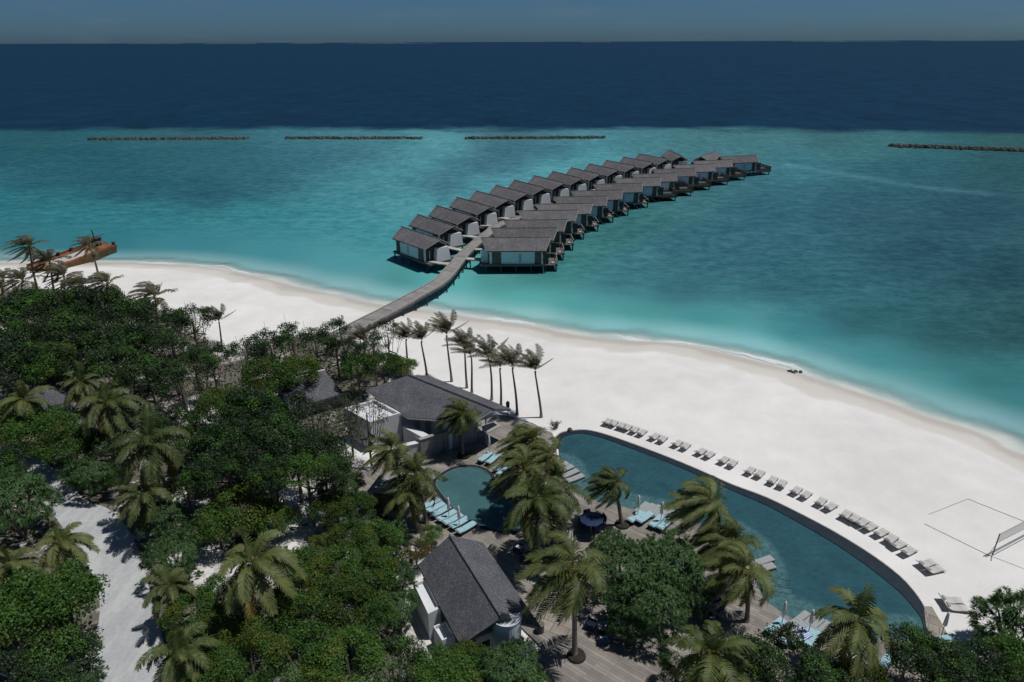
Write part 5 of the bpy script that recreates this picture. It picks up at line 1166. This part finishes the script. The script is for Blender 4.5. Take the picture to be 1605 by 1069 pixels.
S = [
 ('green', 68, 672, 52, 4.5, 'bright green tree left of the broad palm'), ('green', 25, 665, 44, 4.5, 'green tree at the left frame edge above the spiky dome shrub'), ('green', 108, 700, 44, 4, 'green tree just below the palms by the pavilion'),
 ('dark', 30, 722, 40, 3.5, 'dark tree at the left edge above the sandy track'), ('pandan', 140, 740, 38, 2.6, 'spiky bluish green shrub above the bend of the sandy track'), ('pandan', 18, 785, 56, 4, 'big dome shaped spiky shrub at the left frame edge'),
 ('green', 186, 750, 22, 2, 'low green shrub at the top right of the sandy track'), ('dark', 175, 700, 42, 3.5, 'dark tree under the broad palm'), ('dark', 275, 672, 40, 4.5, 'dark tree right of the largest spreading palm'), ('green', 308, 690, 34, 4, 'green tree between the largest spreading palm and the dark thicket'),
 ('green', 292, 762, 34, 3, 'green shrub below the dark thicket, left one'), ('pandan', 258, 812, 36, 2.8, 'spiky shrub on the right side of the track, upper one'), ('pandan', 270, 868, 44, 3.2, 'large spiky shrub on the right side of the track'),
 ('light', 378, 800, 62, 3, 'yellowish green round shrub in the middle of the left garden'), ('green', 340, 825, 40, 2.5, 'green shrub at the left foot of the yellowish round shrub'), ('green', 430, 818, 36, 2.2, 'green shrub at the right foot of the yellowish round shrub'),
 ('green', 78, 950, 78, 4.5, 'huge rounded green tree on the left of the track'), ('dark', 30, 1000, 60, 4, 'dark tree at the bottom left corner'), ('green', 25, 930, 45, 3.5, 'green tree at the left edge beside the huge rounded tree'), ('dark', 95, 1040, 55, 3, 'dark shrub at the bottom edge left of the track'), ('pandan', 130, 1062, 30, 1.8, 'small spiky shrub at the bottom edge touching the track'),
 ('green', 300, 965, 50, 2.8, 'green shrub right of the track near the bottom'), ('green', 350, 935, 42, 2.6, 'green shrub left of the dark hanging palm'), ('light', 345, 1000, 44, 2.8, 'light green shrub near the bottom, right of the overhanging palm'), ('green', 320, 1055, 50, 3, 'green tree at the bottom edge right of the track'), ('green', 395, 1040, 56, 3.6, 'green tree along the bottom edge, below the light green shrub'),
 ('green', 420, 985, 50, 3.2, 'green tree below the dark hanging palm'), ('green', 475, 945, 56, 3.8, 'green tree right of the dark hanging palm, lower one'), ('green', 470, 895, 46, 3.4, 'green tree right of the dark hanging palm, upper one'), ('green', 525, 900, 52, 3.8, 'green tree in the middle of the mass left of the bar building, upper'), ('green', 580, 905, 50, 3.8, 'green tree near the left eave of the bar building, upper'),
 ('green', 545, 960, 58, 4.2, 'green tree in the middle of the mass left of the bar building, lower'), ('light', 505, 862, 34, 2.6, 'light green shrub beside the sandy clearing'), ('green', 545, 845, 40, 3., 'green shrub between the clearing and the round pool, left'), ('green', 590, 850, 42, 3.2, 'green shrub between the clearing and the round pool, right'), ('green', 520, 800, 36, 2.8, 'green shrub right of the sandy clearing'),
 ('green', 560, 800, 36, 2.6, 'green shrub left of the dark hut'), ('pandan', 545, 760, 30, 2.4, 'spiky shrub left of the leaning palm by the white block'), ('dark', 520, 765, 30, 2.8, 'dark shrub below the grey leaved trees'), ('pandan', 612, 838, 30, 2.2, 'spiky shrub left of the blue loungers'), ('ochre', 652, 862, 26, 2, 'ochre brown shrub against the upper left eave of the bar building'),
 ('green', 675, 838, 22, 1.6, 'small green shrub between the blue loungers and the bar building'), ('pandan', 620, 905, 36, 3., 'spiky shrub against the left eave of the bar building'), ('pandan', 625, 950, 34, 2.6, 'spiky shrub beside the white service block'), ('green', 590, 965, 42, 3.4, 'green tree beside the service yard'), 
 ('green', 470, 1035, 62, 4.6, 'green tree along the bottom edge, left of centre'), ('green', 545, 1040, 62, 4.6, 'green tree along the bottom edge, next to the service yard'), ('dark', 615, 1045, 56, 4., 'dark tree along the bottom edge below the service yard'), ('green', 680, 1050, 50, 3.4, 'green tree along the bottom edge in front of the bar building, left'), ('light', 735, 1042, 44, 3, 'bright green shrub in front of the bar building'), ('pandan', 800, 1050, 56, 3.4, 'dome shaped spiky shrub in front of the round tower'), ('green', 800, 1072, 54, 2.2, 'rounded green shrub cut by the bottom edge under the round tower'), ('green', 700, 1085, 60, 3, 'green shrub cut by the bottom frame edge below the bar building'),
 ('pandan', 985, 895, 72, 3.6, 'big spiky green shrub island on the deck, left part'), ('pandan', 1045, 885, 68, 3.8, 'big spiky green shrub island on the deck, right part'), ('pandan', 1020, 940, 66, 3.2, 'big spiky green shrub island on the deck, lower middle part'), ('pandan', 955, 858, 36, 2.6, 'spiky shrub beside the slim palm by the long pool'), ('pandan', 985, 975, 34, 2., 'low spiky shrub at the lower left of the shrub island'), ('pandan', 1078, 925, 42, 2.6, 'spiky shrub at the right end of the shrub island'),
 ('dark', 1235, 1048, 66, 3.6, 'dark green tree at the bottom edge below the striped towel'), ('dark', 1185, 1040, 44, 3.2, 'dark green shrub at the bottom edge beside the low palm'), ('green', 1060, 1052, 32, 2, 'small green shrub at the bottom edge on the lower deck'), ('dark', 1290, 1062, 42, 2.6, 'dark shrub at the bottom edge left of the bottom right palm'), ('green', 1360, 1085, 46, 2, 'low green shrub cut by the bottom edge under the bottom right palm'),
 ('dark', 1425, 1022, 46, 3.6, 'dark tree covering the near end of the long pool'), ('dark', 1470, 1046, 46, 3.2, 'dark tree at the bottom right below the stone corner'), ('dark', 1530, 1046, 42, 2.6, 'dark shrub at the bottom edge below the small post'), ('tallpandan', 1592, 985, 50, 2.6, 'tall spiky shrub at the right frame edge on the sand'), ('green', 1585, 1040, 46, 3., 'green shrub in the bottom right corner'), ('dark', 1500, 1080, 46, 2.4, 'dark shrub cut by the bottom frame edge at right'),
]
for kd, x, y, r_, z, lb in S: tree(kd, x, y, r_, z, lb, {'pandan': None}.get(kd))
# small plants and bare shrub
def plant(px, py, s, label, kind='grey'):
    c = G(px, py, GZ); o = empty('small_plant', c); tag(o, label, 'plant'); mb = MB(); r_ = random.Random(int(px))
    for k in range(26):
        a = r_.uniform(0, 6.28); e = r_.uniform(.4, 1.4); d_ = Vector((math.cos(a)*math.cos(e), math.sin(a)*math.cos(e), math.sin(e)))*s*r_.uniform(.7, 1.1); mb.tube([(0, 0, 0), d_*.5, d_+Vector((-.2*s, 0, 0))], [.03*s, .02*s, .008*s], 4, cap=False)
        for j in range(4): b = d_*r_.uniform(.4, 1); t = Vector((r_.gauss(0, 1), r_.gauss(0, 1), r_.gauss(0, 1)))*.07*s; mb.add([b, b+t, b+t+Vector((0, .05, .08))*s, b+Vector((0, .05, .08))*s], [(0, 1, 2, 3)], 1)
    mb.build('branches', [M['palmbark'], M['palmdusty'] if kind == 'grey' else M['leafgreen']], o)
plant(872, 672, 1.1, 'small bare grey shrub on the sand at the far tip of the long pool')
plant(740, 714, .9, 'tiny dark plant at the foot of the single slim palm', 'g')
# ground cover filling the forest floor
gc = np.random.default_rng(5); fx = np.array([p.x for p in forest]); fy = np.array([p.y for p in forest])
gxp, gyp = gc.uniform(-140, 45, 90000), gc.uniform(24, 120, 90000)
clear.append(Gp([(560, 770), (700, 760), (700, 860), (850, 960), (880, 1069), (1320, 1040), (1320, 940), (700, 600), (600, 680)], GZ))
pw = [(p[0], p[1]) for p in pth]; dk = [(p.x, p.y) for p in deck_pts]
ok = inpoly(gxp, gyp, forest) & ~inpoly(gxp, gyp, pw) & ~inpoly(gxp, gyp, dk)
for c_ in clear: ok &= ~(inpoly(gxp, gyp, c_) & (gc.random(len(gxp)) < .93))
ok &= (np.sin(gxp*.5)+np.sin(gyp*.43+gxp*.2)+gc.normal(size=len(gxp))*.6) > -.6
gxp, gyp = gxp[ok], gyp[ok]; n = len(gxp); hh = gc.uniform(.0, .55, n)*(1+.6*np.sin(gxp*.9)*np.sin(gyp*.8)); P = np.stack([gxp, gyp, GZ+.05+hh], 1)
Dr = unit(gc.normal(size=(n, 3))*np.array([1, 1, .5])); Nn = unit(gc.normal(size=(n, 3))*.4+np.array([0, 0, 1])); Nn = unit(Nn-Dr*np.sum(Nn*Dr, 1, keepdims=True)); L = gc.uniform(.25, .55, n)
me = np_mesh('ground_cover', leaf_quads(P, Dr, Nn, L, L*.6), None, [M['leafdark'], M['leafgreen']], (gc.random(n) < .4).astype(int)); o = link('ground_cover', me); tag(o, 'low dark green ground cover between the trees', 'ground cover', kind='stuff')

# ------------------------------------------------------------------ light and sky
sun_el, az = R(71), R(4)       # az: angle of the sun's ground direction from +X towards +Y
sd = Vector((math.cos(sun_el)*math.cos(az), math.cos(sun_el)*math.sin(az), math.sin(sun_el)))
sl = bpy.data.lights.new('sun', 'SUN'); sl.energy = 3.1; sl.angle = R(.53); sl.color = (1, .965, .92); so = bpy.data.objects.new('sun', sl); col.objects.link(so)
so.rotation_euler = sd.to_track_quat('Z', 'Y').to_euler()
w = bpy.data.worlds.new('World'); scn.world = w; w.use_nodes = True; nt = w.node_tree; bg = nt.nodes['Background']
sk = nt.nodes.new('ShaderNodeTexSky'); sk.sky_type = 'NISHITA'; sk.sun_disc = False; sk.sun_elevation = sun_el; sk.sun_rotation = math.pi/2-az
sk.air_density = .5; sk.dust_density = .9; sk.ozone_density = 3.; sk.altitude = 40
mx = nt.nodes.new('ShaderNodeMix'); mx.data_type = 'RGBA'; mx.blend_type = 'MULTIPLY'; mx.inputs[0].default_value = 1; mx.inputs[7].default_value = (.33, .52, .63, 1)
nt.links.new(sk.outputs[0], mx.inputs[6]); tcw = nt.nodes.new('ShaderNodeTexCoord'); mpw = nt.nodes.new('ShaderNodeMapping'); mpw.inputs['Scale'].default_value = (1, 1, 5); nzw = nt.nodes.new('ShaderNodeTexNoise'); nzw.inputs['Scale'].default_value = 9; nzw.inputs['Detail'].default_value = 6
rmw = nt.nodes.new('ShaderNodeMapRange'); rmw.inputs[1].default_value = .52; rmw.inputs[2].default_value = .75; rmw.inputs[4].default_value = .22
mcw = nt.nodes.new('ShaderNodeMix'); mcw.data_type = 'RGBA'; mcw.inputs[7].default_value = (1.8, 2.6, 3.1, 1)
nt.links.new(tcw.outputs['Generated'], mpw.inputs[0]); nt.links.new(mpw.outputs[0], nzw.inputs['Vector']); nt.links.new(nzw.outputs['Fac'], rmw.inputs[0]); nt.links.new(rmw.outputs[0], mcw.inputs[0])
nt.links.new(mx.outputs[2], mcw.inputs[6]); nt.links.new(mcw.outputs[2], bg.inputs[0]); bg.inputs[1].default_value = .064
scn.view_settings.view_transform = 'Standard'; scn.view_settings.look = 'None'; scn.view_settings.exposure = .1; scn.view_settings.gamma = 1
scn.cycles.max_bounces = 6; scn.cycles.transparent_max_bounces = 6
